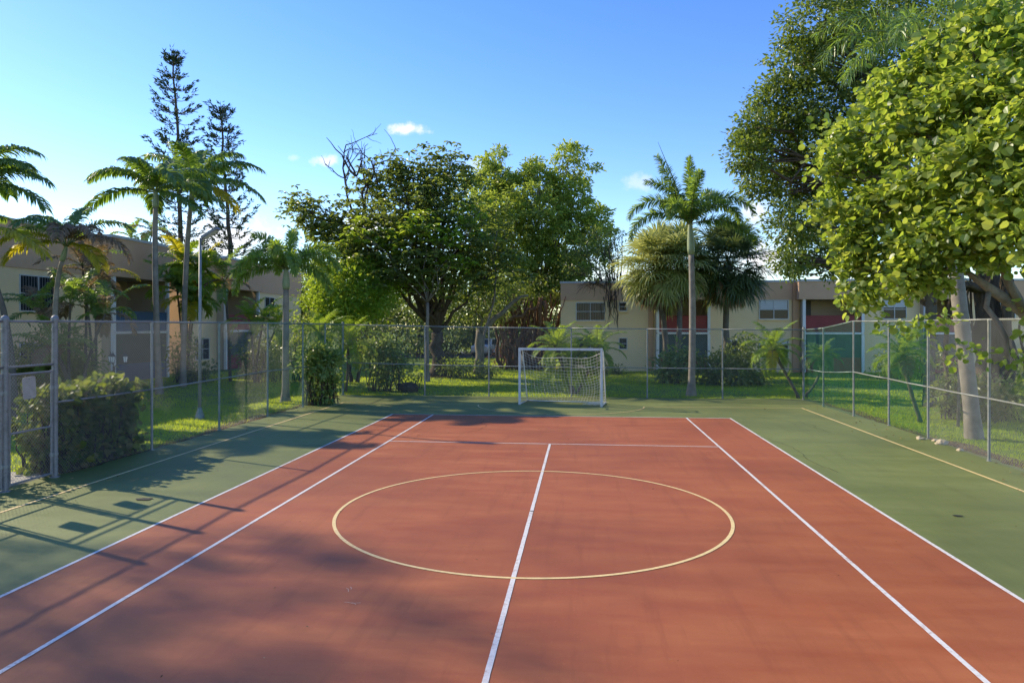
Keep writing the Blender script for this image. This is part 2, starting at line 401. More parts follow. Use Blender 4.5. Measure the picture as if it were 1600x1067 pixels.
def broad_tree(name, label, base, clumps, lm, bark, L, W, group=None, shape='kite', mode='spray', per=26, tr=.25, fork=2.2,
               seed=1, cat='tree', lean=(0,0), trunks=1, hollow=.5, spread=None, twigs=True, extra=None, limb=.38, tpart='trunk', cpart='crown', forkpt=None, minlimb=0):
    """trunk with limbs out to every clump, twigs to clusters, crown of leaf-sized faces. clumps: (centre, radii, n_leaves)"""
    rng = np.random.default_rng(seed)
    root = empty(name, base, label, cat, group)
    tb, lb = MB(), MB()
    base = np.asarray(base, float)
    forks = []
    for k in range(trunks):
        a = rng.random() * 6.28
        b0 = base + (np.array([math.cos(a), math.sin(a), 0]) * tr * 1.5 if trunks > 1 else 0)
        fk = base + np.array([lean[0], lean[1], fork]) + (np.array([math.cos(a), math.sin(a), 0]) * fork * .28 if trunks > 1 else 0)
        p = curve(b0, fk, wob=tr*.25, n=7, rng=rng)
        rr = tr * np.array([1.55, 1.12, 1., .95, .9, .88, .85]) * (1 if trunks == 1 else .6)
        tb.tube(np.concatenate([[p[0] - np.array([0,0,.1])], p]), np.concatenate([[rr[0]*1.15], rr]), 10)
        forks.append((fk, rr[-1]))
    for ci, (c, r, n) in enumerate(clumps):
        c = np.asarray(c, float)
        if n < minlimb:
            clump_leaves(lb, rng, c, r, n, L, W, shape, mode, per, spread, hollow); continue
        fk, fr = forks[ci % len(forks)]
        if forkpt is not None: fk = np.asarray(forkpt, float)
        if forkpt is None and c[2] < fk[2] + .3: st = base + (fk - base) * .8
        else: st = fk
        dist = np.linalg.norm(c - st)
        p = curve(st, c, sag=-dist*.08 if c[2] > fk[2] else 0, wob=dist*.035, n=8, rng=rng)
        r0 = min(fr * .62, .035 + dist * .03) if limb is None else fr * limb * min(1, .45 + dist/8)
        tb.tube(p, np.linspace(r0, max(.012, r0*.25), 8), 6)
        tw = clump_leaves(lb, rng, c, r, n, L, W, shape, mode, per, spread, hollow)
        if twigs:
            for q in tw[::max(1, len(tw)//9)]:
                tb.tube(curve(p[5], q, wob=.04*np.linalg.norm(q-p[5]), n=4, rng=rng), np.linspace(max(.01, r0*.3), .006, 4), 4, cap=False)
    if extra: extra(tb, lb, rng)
    tb.build(tpart, bark, root, smooth=True)
    lb.build(cpart, lm, root)
    return root

def frond_mesh(rng, org, az, el, length, droop, ll=.45, n=46, lw=.03, plume=False, hang=.5, rmb=None, lmb=None, start=.14, twist=0., vee=.35):
    """one feather frond: arching rib and two ranks (or a plume) of strap leaflets"""
    S = 16
    t = np.linspace(0, 1, S)
    e = math.radians(el) - math.radians(droop) * t ** 1.35
    a = math.radians(az) + math.radians(twist) * t
    d = np.stack([np.cos(e)*np.cos(a), np.cos(e)*np.sin(a), np.sin(e)], -1)
    path = np.asarray(org, float) + np.concatenate([[np.zeros(3)], np.cumsum(d[:-1] * length/(S-1), 0)])
    rmb.tube(path, np.linspace(.028, .005, S) * (length/3) ** .5, 5)
    s = np.repeat(np.linspace(start, .995, n), 2) + rng.normal(size=2*n) * .004
    s = np.clip(s, 0, .999)
    side = np.tile([1., -1.], n)
    f = s * (S-1); i = f.astype(int); fr = (f - i)[:, None]
    p = path[i] * (1-fr) + path[np.minimum(i+1, S-1)] * fr
    tg = d[i]
    hor = unit(np.cross(tg, np.array([0, 0, 1.]))); upv = np.cross(hor, tg)
    if plume:
        th = rng.uniform(0, 2*np.pi, 2*n)
        out = hor * np.cos(th)[:, None] + upv * np.sin(th)[:, None]
    else:
        out = hor * side[:, None] + upv * (vee + rng.normal(size=2*n) * .12)[:, None]
    prof = np.sin(np.pi * np.clip((s - start*.6) / (1.06 - start*.6), 0, 1)) ** .6
    Ls = ll * (.25 + .75*prof) * rng.uniform(.85, 1.1, 2*n)
    fw = (.35 + .9 * s ** 2)[:, None]
    d0 = unit(out + tg * fw)
    d1 = unit(d0 + np.array([0, 0, -1.]) * (hang * rng.uniform(.6, 1.4, 2*n))[:, None])
    d2 = unit(d1 + np.array([0, 0, -1.]) * (hang * 1.5 * rng.uniform(.6, 1.4, 2*n))[:, None])
    p1 = p + d0 * (Ls*.4)[:, None]; p2 = p1 + d1 * (Ls*.35)[:, None]; p3 = p2 + d2 * (Ls*.25)[:, None]
    wv = unit(np.cross(d0, upv + rng.normal(size=(2*n, 3))*.35)) * (lw * (.6 + .4*prof))[:, None]
    v = np.stack([p - wv*.35, p + wv*.35, p1 + wv*.5, p1 - wv*.5, p2 + wv*.4, p2 - wv*.4, p3], 1)
    b = (np.arange(2*n)*7)[:, None]
    lmb.add(v.reshape(-1, 3), np.concatenate([b + np.array([[0,1,2,3]]), b + np.array([[3,2,4,5]])]))
    lmb.f.setdefault(3, []).append(b + np.array([[5,4,6]]) + lmb.n - 14*n)
    return path

def palm(name, label, base, top, tr, fronds, lm, bark, cs=.0, seed=1, group=None, bulge=1.15, cat='palm tree', spear=None, midp=None, special=None, **fk):
    """feather palm: ringed trunk, crownshaft, every frond a part. fronds: (azimuth, elevation, length, droop)"""
    rng = np.random.default_rng(seed)
    root = empty(name, base, label, cat, group)
    base = np.asarray(base, float); top = np.asarray(top, float)
    mid = (base + top)/2 if midp is None else np.asarray(midp, float)
    t = np.linspace(0, 1, 14)[:, None]
    path = base*(1-t)**2 + 2*mid*t*(1-t) + top*t**2
    rr = tr * np.interp(t[:, 0], [0, .03, .1, .6, 1], [1.32*bulge, 1.12*bulge, 1.05, 1., .82])
    tb = MB(); tb.tube(np.concatenate([[base - np.array([0,0,.12])], path]), np.concatenate([[rr[0]], rr]), 12)
    tb.build('trunk', bark, root, smooth=True)
    tip = top
    if cs > 0:
        dirv = unit(path[-1] - path[-2])
        tt = np.linspace(0, 1, 7)
        cb = MB(); cb.tube(top + dirv * (tt*cs)[:, None], tr * np.array([.95, 1.12, 1.1, 1., .85, .66, .42]), 12)
        cb.build('crownshaft', M['crownshaft'], root, smooth=True)
        tip = top + dirv * cs * .93
    special = special or {}
    for k, (az, el, ln, dr) in enumerate(fronds):
        a = math.radians(az)
        org = tip + np.array([math.cos(a), math.sin(a), 0]) * tr * .45 + np.array([0, 0, rng.uniform(-.1, .05)])
        rb, lb = MB(), MB()
        kw = dict(fk); kw['twist'] = rng.normal()*10
        frond_mesh(rng, org, az, el, ln, dr, rmb=rb, lmb=lb, **kw)
        fo = lb.build('frond', special.get(k, lm), root)
        if k in special: fo['label'] = 'yellow frond' if special[k] == M['L_yellow_palm'] else 'dry brown frond'
        rb.build('rib', M['rachis'], fo, smooth=True)
    if spear is not None:
        sb = MB(); sb.tube([tip, tip + (np.asarray(spear)-tip)*.5 + np.array([0,0,.05]), np.asarray(spear)], [.035, .028, .006], 6)
        sb.build('spear_leaf', M['L_dark'], root)
    return root

def ring_fronds(rng, n, ln, el_hi=75, el_lo=-15, dr=80, jit=.15):
    out = []
    for k in range(n):
        t = k / max(1, n-1)
        out.append((k*137.5 + rng.normal()*10, el_hi + (el_lo-el_hi)*t + rng.normal()*5, ln*(1+rng.normal()*jit*.5)*(.8+.2*math.sin(math.pi*min(1,t+.25))), dr*(.6+.6*t)))
    return out

def fan_palm(name, label, base, top, tr, lm, seed=1, n=46, pet=1.1, blade=.85, skirt=22, group=None, boots=True, skirt_len=1.3, el_lo=-50):
    """cabbage-type palm: costapalmate fan leaves on stalks round a dense ball, a skirt of dead ones below"""
    rng = np.random.default_rng(seed)
    root = empty(name, base, label, 'palm tree', group)
    base = np.asarray(base, float); top = np.asarray(top, float)
    path = curve(base, top, wob=.03, n=10, rng=rng)
    tb = MB(); tb.tube(np.concatenate([[base-np.array([0,0,.1])], path]), tr*np.array([1.4,1.3,1.1,1,1,1,1,1,1,1.05,1.1]), 10)
    tb.build('trunk', M['palm_trunk_dark'], root, smooth=True)
    def fans(nn, el0, el1, pet, blade, droopy, mb):
        for k in range(nn):
            az = k*2.39996 + rng.normal()*.2; el = math.radians(el0 + (el1-el0)*((k+.5)/nn)) + rng.normal()*.12
            d = np.array([math.cos(el)*math.cos(az), math.cos(el)*math.sin(az), math.sin(el)])
            pl = pet*rng.uniform(.8, 1.15)
            d2 = unit(d + np.array([0,0,-.28-.25*droopy]) + rng.normal(size=3)*.12)
            o1 = top + d*pl*.6; o2 = o1 + d2*pl*.4
            mb.tube([top, o1, o2], [.016, .012, .01], 4, cap=False)
            ns = 26; th = np.linspace(-2.3, 2.3, ns) + rng.normal(size=ns)*.03
            hor = unit(np.cross(d2, np.array([0,0,1.]))+rng.normal(size=3)*.15); up = np.cross(hor, d2)
            sd = d2[None]*np.cos(th)[:,None] + hor[None]*np.sin(th)[:,None] + up[None]*(.18*np.abs(np.sin(th))+rng.normal(size=ns)*.05)[:,None]
            Ls = blade*(.62+.38*np.cos(th*.62))*rng.uniform(.85,1.1,ns)
            cst = np.linspace(0,1,ns)
            p0 = np.repeat(o2[None], ns, 0) + sd*.03
            p1 = p0 + unit(sd)*(Ls*.5)[:,None]
            e1 = unit(sd + np.array([0,0,-1.])*(.12+.6*droopy)); p2 = p1 + e1*(Ls*.28)[:,None]
            e2 = unit(e1 + np.array([0,0,-1.])*(.45+.9*droopy)); p3 = p2 + e2*(Ls*.26)[:,None]
            w = unit(np.cross(sd, up+rng.normal(size=(ns,3))*.15))*.026*(blade/.85)
            v = np.stack([p0-w*.35, p0+w*.35, p1+w, p1-w, p2+w*.7, p2-w*.7, p3], 1)
            b = (np.arange(ns)*7)[:,None]
            mb.add(v.reshape(-1,3), np.concatenate([b+np.array([[0,1,2,3]]), b+np.array([[3,2,4,5]])]))
            mb.f.setdefault(3, []).append(b+np.array([[5,4,6]]) + mb.n - 7*ns)
    cm = MB(); fans(n, 88, el_lo, pet, blade, .3, cm); cm.build('crown', lm, root)
    if skirt:
        sm = MB(); fans(skirt, -45, -82, pet*skirt_len*.7, blade*.8, 1.2, sm); sm.build('dead_skirt', M['L_dead'], root)
    if boots:
        bm = MB(); ax = unit(path[-1]-path[0]); hh = np.linalg.norm(top-base)
        for k in range(70):
            z = 1-.35*rng.random()**1.3; a = rng.random()*6.28
            c = base + (top-base)*z; d = np.array([math.cos(a), math.sin(a), .55])
            bm.tube([c+d*tr*.6, c+d*tr*1.5, c+d*tr*2.1+np.array([0,0,.12])], [.05,.035,.008], 4)
        bm.build('boots', M['boots'], root)
    return root

def bush(name, label, base, clumps, lm, L, W, group=None, seed=1, shape='kite', mode='spray', per=22, stems=6, stem_r=.025, hollow=.3, cat='bush', spread=None):
    rng = np.random.default_rng(seed)
    root = empty(name, base, label, cat, group)
    base = np.asarray(base, float)
    lb, tb = MB(), MB()
    for (c, r, n) in clumps:
        tw = clump_leaves(lb, rng, c, r, n, L, W, shape, mode, per, spread, hollow)
        for q in tw[::max(1, len(tw)//stems)]:
            b0 = np.array([c[0], c[1], base[2]]) + rng.normal(size=3)*np.array([r[0]*.25, r[1]*.25, 0]) if len(clumps) > 1 else base + rng.normal(size=3)*np.array([.15,.15,0])
            b0[2] = base[2]-.05
            tb.tube(curve(b0, q, wob=.04, n=5, rng=rng), np.linspace(stem_r, .006, 5), 5, cap=False)
    lb.build('foliage', lm, root); tb.build('stem', M['bark'], root, smooth=True)
    return root

def cook_pine(name, label, base, top, rmax, seed=1, gap=.75, start=.3, tuft=True):
    rng = np.random.default_rng(seed)
    root = empty(name, base, label, 'tree', 'cook pines behind the left apartments')
    base = np.asarray(base, float); top = np.asarray(top, float)
    H = np.linalg.norm(top-base)
    path = curve(base, top, wob=.03*H*.15, n=16, rng=rng)
    tb = MB(); tb.tube(path, np.linspace(.30, .06, 16), 8)
    lb = MB()
    z = start
    while z < .997:
        c = np.array([np.interp(z, np.linspace(0,1,16), path[:,i]) for i in range(3)])
        s = (z-start)/(1-start)
        R = rmax*np.interp(s, [0,.1,.5,.86,.95,1], [1.,.95,.82,.60,.36,.10])*rng.uniform(.85,1.12)
        nb = int(rng.integers(6,9)); a0 = rng.random()*6.28
        dens = 1.9 if s > .93 and tuft else 1.35
        for b in range(nb):
            if s < .88 and rng.random() < .12: continue
            a = a0 + b*6.283/nb + rng.normal()*.15; r = R*rng.uniform(.65,1.1)
            t = np.linspace(0,1,7)
            rise = .22*r*(t**2.2)*2 + (.7*r*t if s > .92 else 0) - .12*r*np.sin(np.pi*t)
            bp = c + np.stack([np.cos(a)*r*t, np.sin(a)*r*t, rise], -1)
            tb.tube(bp, np.linspace(.035,.012,7), 4, cap=False)
            # rope-like twigs crowd the outer part of each branch
            k = int((9 + 7*r)*dens); tt = rng.uniform(.45 if s < .88 else .15, 1.05, k)
            q = c + np.stack([np.cos(a)*r*tt, np.sin(a)*r*tt, .44*r*np.clip(tt,0,1)**2.2 + (.7*r*tt if s > .92 else 0) - .12*r*np.sin(np.pi*np.clip(tt,0,1))], -1)
            q += rng.normal(size=(k,3))*np.array([.10,.10,.06])*(.7+.2*r)
            ax = np.stack([np.cos(a)+rng.normal(size=k)*.55, np.sin(a)+rng.normal(size=k)*.55, np.full(k,.55)+rng.normal(size=k)*.3], -1)
            leaves(lb, q, ax, rng.normal(size=(k,3)), rng.uniform(.3,.5,k), rng.uniform(.07,.12,k), 'kite')
            leaves(lb, q, ax+rng.normal(size=(k,3))*.4, rng.normal(size=(k,3)), rng.uniform(.2,.4,k), rng.uniform(.07,.12,k), 'kite')
        z += gap/H*rng.uniform(.8,1.2)*(.6 if s > .9 else 1)
    tb.build('trunk', M['bark'], root, smooth=True); lb.build('crown', M['L_pine'], root)
    return root

def C(px, py, Z, rpx, n, flat=.8, dz=None):
    """clump seen at a pixel: radius in pixels at depth Z"""
    r = rpx*Z/F
    return (pt(px, py, Z), np.array([r, r if dz is None else dz, r*flat]), n)

# ------------------------------------------------------------------ ground, court, markings
XL, XR, YB = -9.36, 9.72, 18.05          # fence lines
def sheet(name, x0, x1, y0, y1, z, mat, th=.0):
    m = MB()
    if th: m.box(x0, x1, y0, y1, z-th, z)
    else: m.add([(x0,y0,z),(x1,y0,z),(x1,y1,z),(x0,y1,z)], [(0,1,2,3)])
    return struct(m.build(name, mat))
def poly(name, pts, z, mat):
    m = MB(); m.add([(x,y,z) for x,y in pts], [tuple(range(len(pts)))]); return struct(m.build(name, mat))

lawn = MB()
gx = np.concatenate([[-400,-150,-60], np.linspace(-40,40,81), [60,150,400]]); gy = np.concatenate([[-200,-60], np.linspace(-40,80,121), [120,250,600]])
X, Y = np.meshgrid(gx, gy, indexing='ij')
inside = np.clip(np.maximum(np.maximum(XL+.15-X, X-XR-.1), np.maximum(Y-18.3, -30-Y)), 0, 3)
Zg = -.035 + .05*np.clip(inside,0,1)*(.5+.5*np.sin(X*.6)*np.cos(Y*.45)) - .02
nx, ny = X.shape
i, j = np.meshgrid(np.arange(nx-1), np.arange(ny-1), indexing='ij')
lawn.add(np.stack([X,Y,Zg],-1).reshape(-1,3), np.stack([i*ny+j,(i+1)*ny+j,(i+1)*ny+j+1,i*ny+j+1],-1).reshape(-1,4))
struct(lawn.build('lawn', M['soil'], smooth=True))
def gz(x, y):
    ins = np.clip(np.maximum(np.maximum(XL+.15-x, x-XR-.1), np.maximum(y-18.3, -30-y)), 0, 1)
    return -.055 + .05*ins*(.5+.5*np.sin(x*.6)*np.cos(y*.45))

# green apron with an irregular crumbling rim
rng = np.random.default_rng(3)
rim = []
for y in np.arange(-28, 18.4, .35): rim.append((XL-.02 + rng.normal()*.035 - .25*(y<1.9 and y>-3), y))
for x in np.arange(XL+.2, XR, .35): rim.append((x, 18.25 + .1*math.sin(x*.9) + rng.normal()*.03))
for y in np.arange(18.2, -28, -.35): rim.append((XR+.12 + rng.normal()*.035, y))
ap = MB(); nr = len(rim)
ap.add([(x,y,0) for x,y in rim]+[(x+.02*np.sign(x),y,-.09) for x,y in rim], [(k,(k+1)%nr,nr+(k+1)%nr,nr+k) for k in range(nr)])
ap.f.setdefault(nr, []).append(np.array([np.arange(nr)[::-1]]))
struct(ap.build('court_apron', M['green']))
D, S, B, V = 5.485, 4.115, 11.885, 6.4
sheet('court_floor', -D, D, -11.885-6, B, .004, M['red'])
W2 = .027
wl = MB()
def strip(mb, x0, y0, x1, y1, hw, z):
    a = np.array([x0,y0]); b = np.array([x1,y1]); L_ = np.linalg.norm(b-a); n = max(2, int(L_/.12))
    d = (b-a)/L_; q = np.array([-d[1], d[0]]); t = np.linspace(0,1,n)
    w1 = hw*(1+RNG.normal(size=n)*.035); w2 = hw*(1+RNG.normal(size=n)*.035)
    c = a + (b-a)*t[:,None]
    v = np.concatenate([np.c_[c+q*w1[:,None], np.full(n,z)], np.c_[c-q*w2[:,None], np.full(n,z)]])
    k = np.arange(n-1); mb.add(v, np.stack([k, n+k, n+k+1, k+1], -1))
for x in (-D, D): strip(wl, x, -17.8, x, B+W2, W2, .008)
strip(wl, -D-W2, B, D+W2, B, W2, .0085)
for x in (-S, S): strip(wl, x, -17.8, x, B-W2, W2, .0081)
strip(wl, -S+W2, V+.04, S-W2, V-.02, W2*.95, .0083)
strip(wl, .0, -17.8, .0, V-W2, W2*1.02, .0086)
struct(wl.build('white_court_lines', M['white_line']))
yl = MB()
def arc(mb, cx, cy, r, a0, a1, hw, z):
    n = int(abs(a1-a0)*r/.1)+2; t = np.linspace(a0,a1,n)
    w = hw*(1+RNG.normal(size=n)*.04)
    v = np.concatenate([np.stack([cx+(r+w)*np.cos(t), cy+(r+w)*np.sin(t), np.full(n,z)],-1), np.stack([cx+(r-w)*np.cos(t), cy+(r-w)*np.sin(t), np.full(n,z)],-1)])
    k = np.arange(n-1); mb.add(v, np.stack([n+k, k, k+1, n+k+1], -1))
arc(yl, 0, 0, 3.06, 0, 2*math.pi, .026, .0092)
YG = 15.05
strip(yl, -8.33, -17, -8.33, YG+.2, .031, .006); strip(yl, 8.58, -17, 8.62, YG, .029, .006)
strip(yl, -8.33, YG+.25, -3.05, YG-.1, .02, .0062); strip(yl, 3.0, YG-.25, 8.62, YG, .02, .0062)
a = np.linspace(0, math.pi, 50)
arc_pts = [(3.03*math.cos(t), YG-.15-2.55*math.sin(t)) for t in a]
for (x0,y0),(x1,y1) in zip(arc_pts[:-1], arc_pts[1:]):
    strip(yl, x0, y0, x1, y1, .02, .0104)
struct(yl.build('yellow_court_lines', M['yellow_line']))
# filled crack and scuffs on the red paint
cr = MB()
hc_ = MB(); hr = np.random.default_rng(31)
for (x0, y0, a0, ln) in ((-8.9,4.2,.15,4.5),(5.9,3.5,1.4,5.0),(1.2,-6.6,.2,3.6),(-3.6,7.4,1.2,4.2),(7.6,9.0,1.7,4.0)):
    q = np.array([x0,y0]); a = a0; n_ = int(ln/.14)
    for k in range(n_):
        a += hr.normal()*.28 + (a0-a)*.15; q2 = q + np.array([math.cos(a), math.sin(a)])*.14
        strip(hc_, q[0], q[1], q2[0], q2[1], .0035+.002*hr.random(), .0112); q = q2
struct(hc_.build('hairline_crack', M['stain']))
for (px, py, ln, a) in ((541,919,.13,-.5),(548,921,.09,1.0),(538,941,.16,.1),(549,943,.10,.3)):
    p = g(px, py); n = 8; pts = [p[:2]]
    for k in range(n): 
        a += RNG.normal()*.35; pts.append(pts[-1]+np.array([math.cos(a), math.sin(a)])*ln/n)
    for q0, q1 in zip(pts[:-1], pts[1:]): strip(cr, q0[0], q0[1], q1[0], q1[1], .004, .0062)
struct(cr.build('court_crack', M['crack']))
sp_ = MB()
for (px, py, r) in ((225,780,.11),(831,799,.03),(1496,806,.06)):
    p = g(px, py); a = np.linspace(0, 6.283, 14)[:-1]
    rr = r*(1+RNG.normal(size=13)*.2)
    sp_.add(np.stack([p[0]+rr*np.cos(a)*1.3, p[1]+rr*np.sin(a)*.7, np.full(13,.0108)],-1), [tuple(range(13))])
struct(sp_.build('court_stain', M['stain']))
# bare dirt strip and concrete pad at the gate
sheet('gate_pad', -13.2, XL-.3, -1.2, 2.0, -.005, M['concrete'], .1)
ds = MB(); rng = np.random.default_rng(5)
ys = np.arange(1.9, 18.3, .3); n = len(ys)
wv = .28+.22*np.sin(ys*.8)+.12*np.sin(ys*2.3)
ds.add(np.concatenate([np.stack([np.full(n,XL+.05), ys, np.full(n,-.03)],-1), np.stack([XL-.25-wv, ys, gz(XL-.25-wv,ys)+.012],-1)]), [(n+k, k, k+1, n+k+1) for k in range(n-1)])
wv = .25+.2*np.sin(ys*.9+2)+.12*np.sin(ys*2.7)
ds.add(np.concatenate([np.stack([np.full(n,XR-.05), ys, np.full(n,-.03)],-1), np.stack([XR+.3+wv, ys, gz(XR+.3+wv,ys)+.012],-1)]), [(k, n+k, n+k+1, k+1) for k in range(n-1)])
struct(ds.build('dirt_edge', M['dirt']))
# parking lot far behind the trees
sheet('parking_lot', -30, 14, 54, 70, .0, M['asphalt'])

# grass blades and leaf litter
def grass_patch(mb, rng, x0, x1, y0, y1, dens, h, w, mask=None):
    n = int((x1-x0)*(y1-y0)*dens)
    x = rng.uniform(x0,x1,n); y = rng.uniform(y0,y1,n)
    k = np.sin(x*1.7+np.cos(y*1.3)*2)*np.cos(y*2.1) + np.sin(x*.5+y*.7)
    keep = rng.random(n) < np.clip(.78+.22*k, .25, 1)
    if mask is not None: keep &= mask(x, y, rng)
    x, y, k = x[keep], y[keep], k[keep]; n = len(x)
    z = gz(x, y) - .01
    hh = h*rng.uniform(.5,1.3,n)*(1+.18*k); a = rng.random(n)*6.283; ln = rng.normal(size=n)*.5
    p = np.stack([x,y,z],-1); wd = np.stack([np.cos(a),np.sin(a),np.zeros(n)],-1)*(w*rng.uniform(.6,1.2,n))[:,None]
    tip = p + np.stack([-np.sin(a)*ln*hh, np.cos(a)*ln*hh, hh],-1)
    v = np.stack([p-wd*.5, p+wd*.5, tip],1).reshape(-1,3)
    mb.add(v, np.arange(3*n).reshape(-1,3))
gr = MB(); rng = np.random.default_rng(11)
edgeL = lambda x, y, r: (x < XL-.12-.3*(.5+.5*np.sin(y*.8))*r.random(len(x))*2) & ~((y<2.1)&(y>-1.3)&(x>-13.3))
edgeR = lambda x, y, r: (x > XR+.14+.35*(.5+.5*np.sin(y*.9+2))*r.random(len(x))*2)
grass_patch(gr, rng, -14.5, XL, -4, 18.4, 620, .075, .016, edgeL)
grass_patch(gr, rng, -23.5, -14.5, 2, 28, 240, .08, .025)
grass_patch(gr, rng, -14.5, 12, 18.35, 26, 300, .07, .024)
grass_patch(gr, rng, -22, 14, 26, 36, 130, .085, .035)
grass_patch(gr, rng, -12, 2, 36, 53, 60, .09, .05)
grass_patch(gr, rng, XR, 15, 2, 18.4, 650, .065, .015, edgeR)
grass_patch(gr, rng, 15, 24, 2, 18.4, 250, .07, .022)
grass_patch(gr, rng, 12, 26, 18.4, 35.5, 130, .08, .032)
struct(tag(gr.build('grass', M['grass']), 'short sunlit lawn grass around the fenced court', 'grass'), 'stuff')
lt = MB(); rng = np.random.default_rng(12)
def litter(n, xs, ys, z, s):
    p = np.stack([xs, ys, np.broadcast_to(z, (n,))+rng.uniform(0,.02,n)],-1); a = rng.random(n)*6.283
    leaves(lt, p, np.stack([np.cos(a),np.sin(a),rng.normal(size=n)*.2],-1), np.array([0,0,1.])+rng.normal(size=(n,3))*.35, s*rng.uniform(.5,1.3,n), s*.55*rng.uniform(.6,1.2,n), 'fold')
n = 1500; yy = rng.uniform(2,18,n); xx = XL-.05-np.abs(rng.normal(size=n))*.22; litter(n, xx, yy, gz(xx,yy)+.03, .05)
n = 1300; yy = rng.uniform(3,18,n); xx = XR+.1+np.abs(rng.normal(size=n))*.25; litter(n, xx, yy, gz(xx,yy)+.03, .05)
n = 90; litter(n, XL+.1+np.abs(rng.normal(size=n))*.6, rng.uniform(-1,18,n), .012, .05)
n = 60; litter(n, XR-.05-np.abs(rng.normal(size=n))*.7, rng.uniform(2,17,n), .012, .06)
n = 260; litter(n, rng.uniform(-7,9,n), rng.uniform(-8,17,n), .014, rng.uniform(.012,.034,n))
n = 500; a_ = rng.random(n)*6.28; r_ = np.abs(rng.normal(size=n))*1.3; xx = -7.5+r_*np.cos(a_); yy = 29.3+r_*np.sin(a_); litter(n, xx, yy, gz(xx,yy)+.04, .09)
struct(tag(lt.build('leaf_litter', M['L_litter']), 'dry brown leaves scattered along the court edges', 'fallen leaves'), 'stuff')

# ------------------------------------------------------------------ chain-link fences
def chain(mb, p0, p1, zb0, zb1, zt0, zt1, d=.072, r=.0022, seg=.36):
    """woven diamond wires in a panel p0-p1 (xy); d = diamond diagonal"""
    p0 = np.asarray(p0,float); p1 = np.asarray(p1,float); Lp = np.linalg.norm(p1-p0); u = (p1-p0)/Lp; nrm = np.array([-u[1], u[0]])
    zb, zt = min(zb0,zb1), max(zt0,zt1); H = zt-zb
    P, Q, OF = [], [], []
    for sgn in (1,-1):
        for c in np.arange(-H, Lp+H, d):
            # s = c + sgn*(z-zb)
            if sgn > 0: z_lo, z_hi = max(0,-c), min(H, Lp-c)
            else: z_lo, z_hi = max(0, c-Lp), min(H, c)
            if z_hi - z_lo < .02: continue
            n = max(1, int((z_hi-z_lo)/seg)); zz = np.linspace(z_lo, z_hi, n+1); ss = c + sgn*zz
            # clip to the sloping top
            top = (zt0+(zt1-zt0)*ss/Lp) - zb; bot = (zb0+(zb1-zb0)*ss/Lp) - zb
            zz2 = np.clip(zz, bot, top)
            ss2 = c + sgn*zz2
            for k in range(n):
                if zz2[k+1]-zz2[k] > .01:
                    P.append((ss2[k], zz2[k])); Q.append((ss2[k+1], zz2[k+1])); OF.append(sgn*r*.8)
    P, Q, OF = np.array(P), np.array(Q), np.array(OF)
    sag = lambda s, z: .012*np.sin(s*2.1+z*1.3)*np.sin(np.pi*np.clip(z/H,0,1))
    def W(A):
        off = OF + sag(A[:,0], A[:,1])
        return np.stack([p0[0]+u[0]*A[:,0]+nrm[0]*off, p0[1]+u[1]*A[:,0]+nrm[1]*off, zb+A[:,1]],-1)
    a, b = W(P), W(Q); t = unit(b-a); n3 = np.array([nrm[0],nrm[1],0]); s_ = np.cross(t, n3)
    vs = []
    for e in (a, b):
        for k in range(3):
            an = 2*np.pi*k/3; vs.append(e + r*(np.cos(an)*n3 + np.sin(an)*s_))
    v = np.stack(vs,1).reshape(-1,3); bb = (np.arange(len(a))*6)[:,None]
    mb.add(v, np.concatenate([bb+np.array([[k,(k+1)%3,3+(k+1)%3,3+k]]) for k in range(3)]))

def post(parent, x, y, h, r, mat, cap='loop', z0=-.15):
    m = MB(); m.tube([(x,y,z0),(x,y,h)], r, 10)
    if cap == 'ball':
        m.tube_v((x,y,h), [(r*1.25,-.05),(r*1.3,.0),(r*1.15,.03),(r*.8,.055),(r*.25,.07)], 12)
    else:
        m.tube_v((x,y,h), [(r*1.2,-.04),(r*1.2,.01),(r*.8,.035),(r*.2,.04)], 10)
    for z in np.arange(.35, h-.1, .42):      # tie bands
        m.tube_v((x,y,z), [(r*1.01,-.016),(r*1.14,-.012),(r*1.14,.012),(r*1.01,.016)], 10)
    m.tube_v((x,y,0), [(r*1.9,-.06),(r*1.7,.012),(r*1.05,.02)], 10)
    return m.build('post', mat, parent, smooth=False)

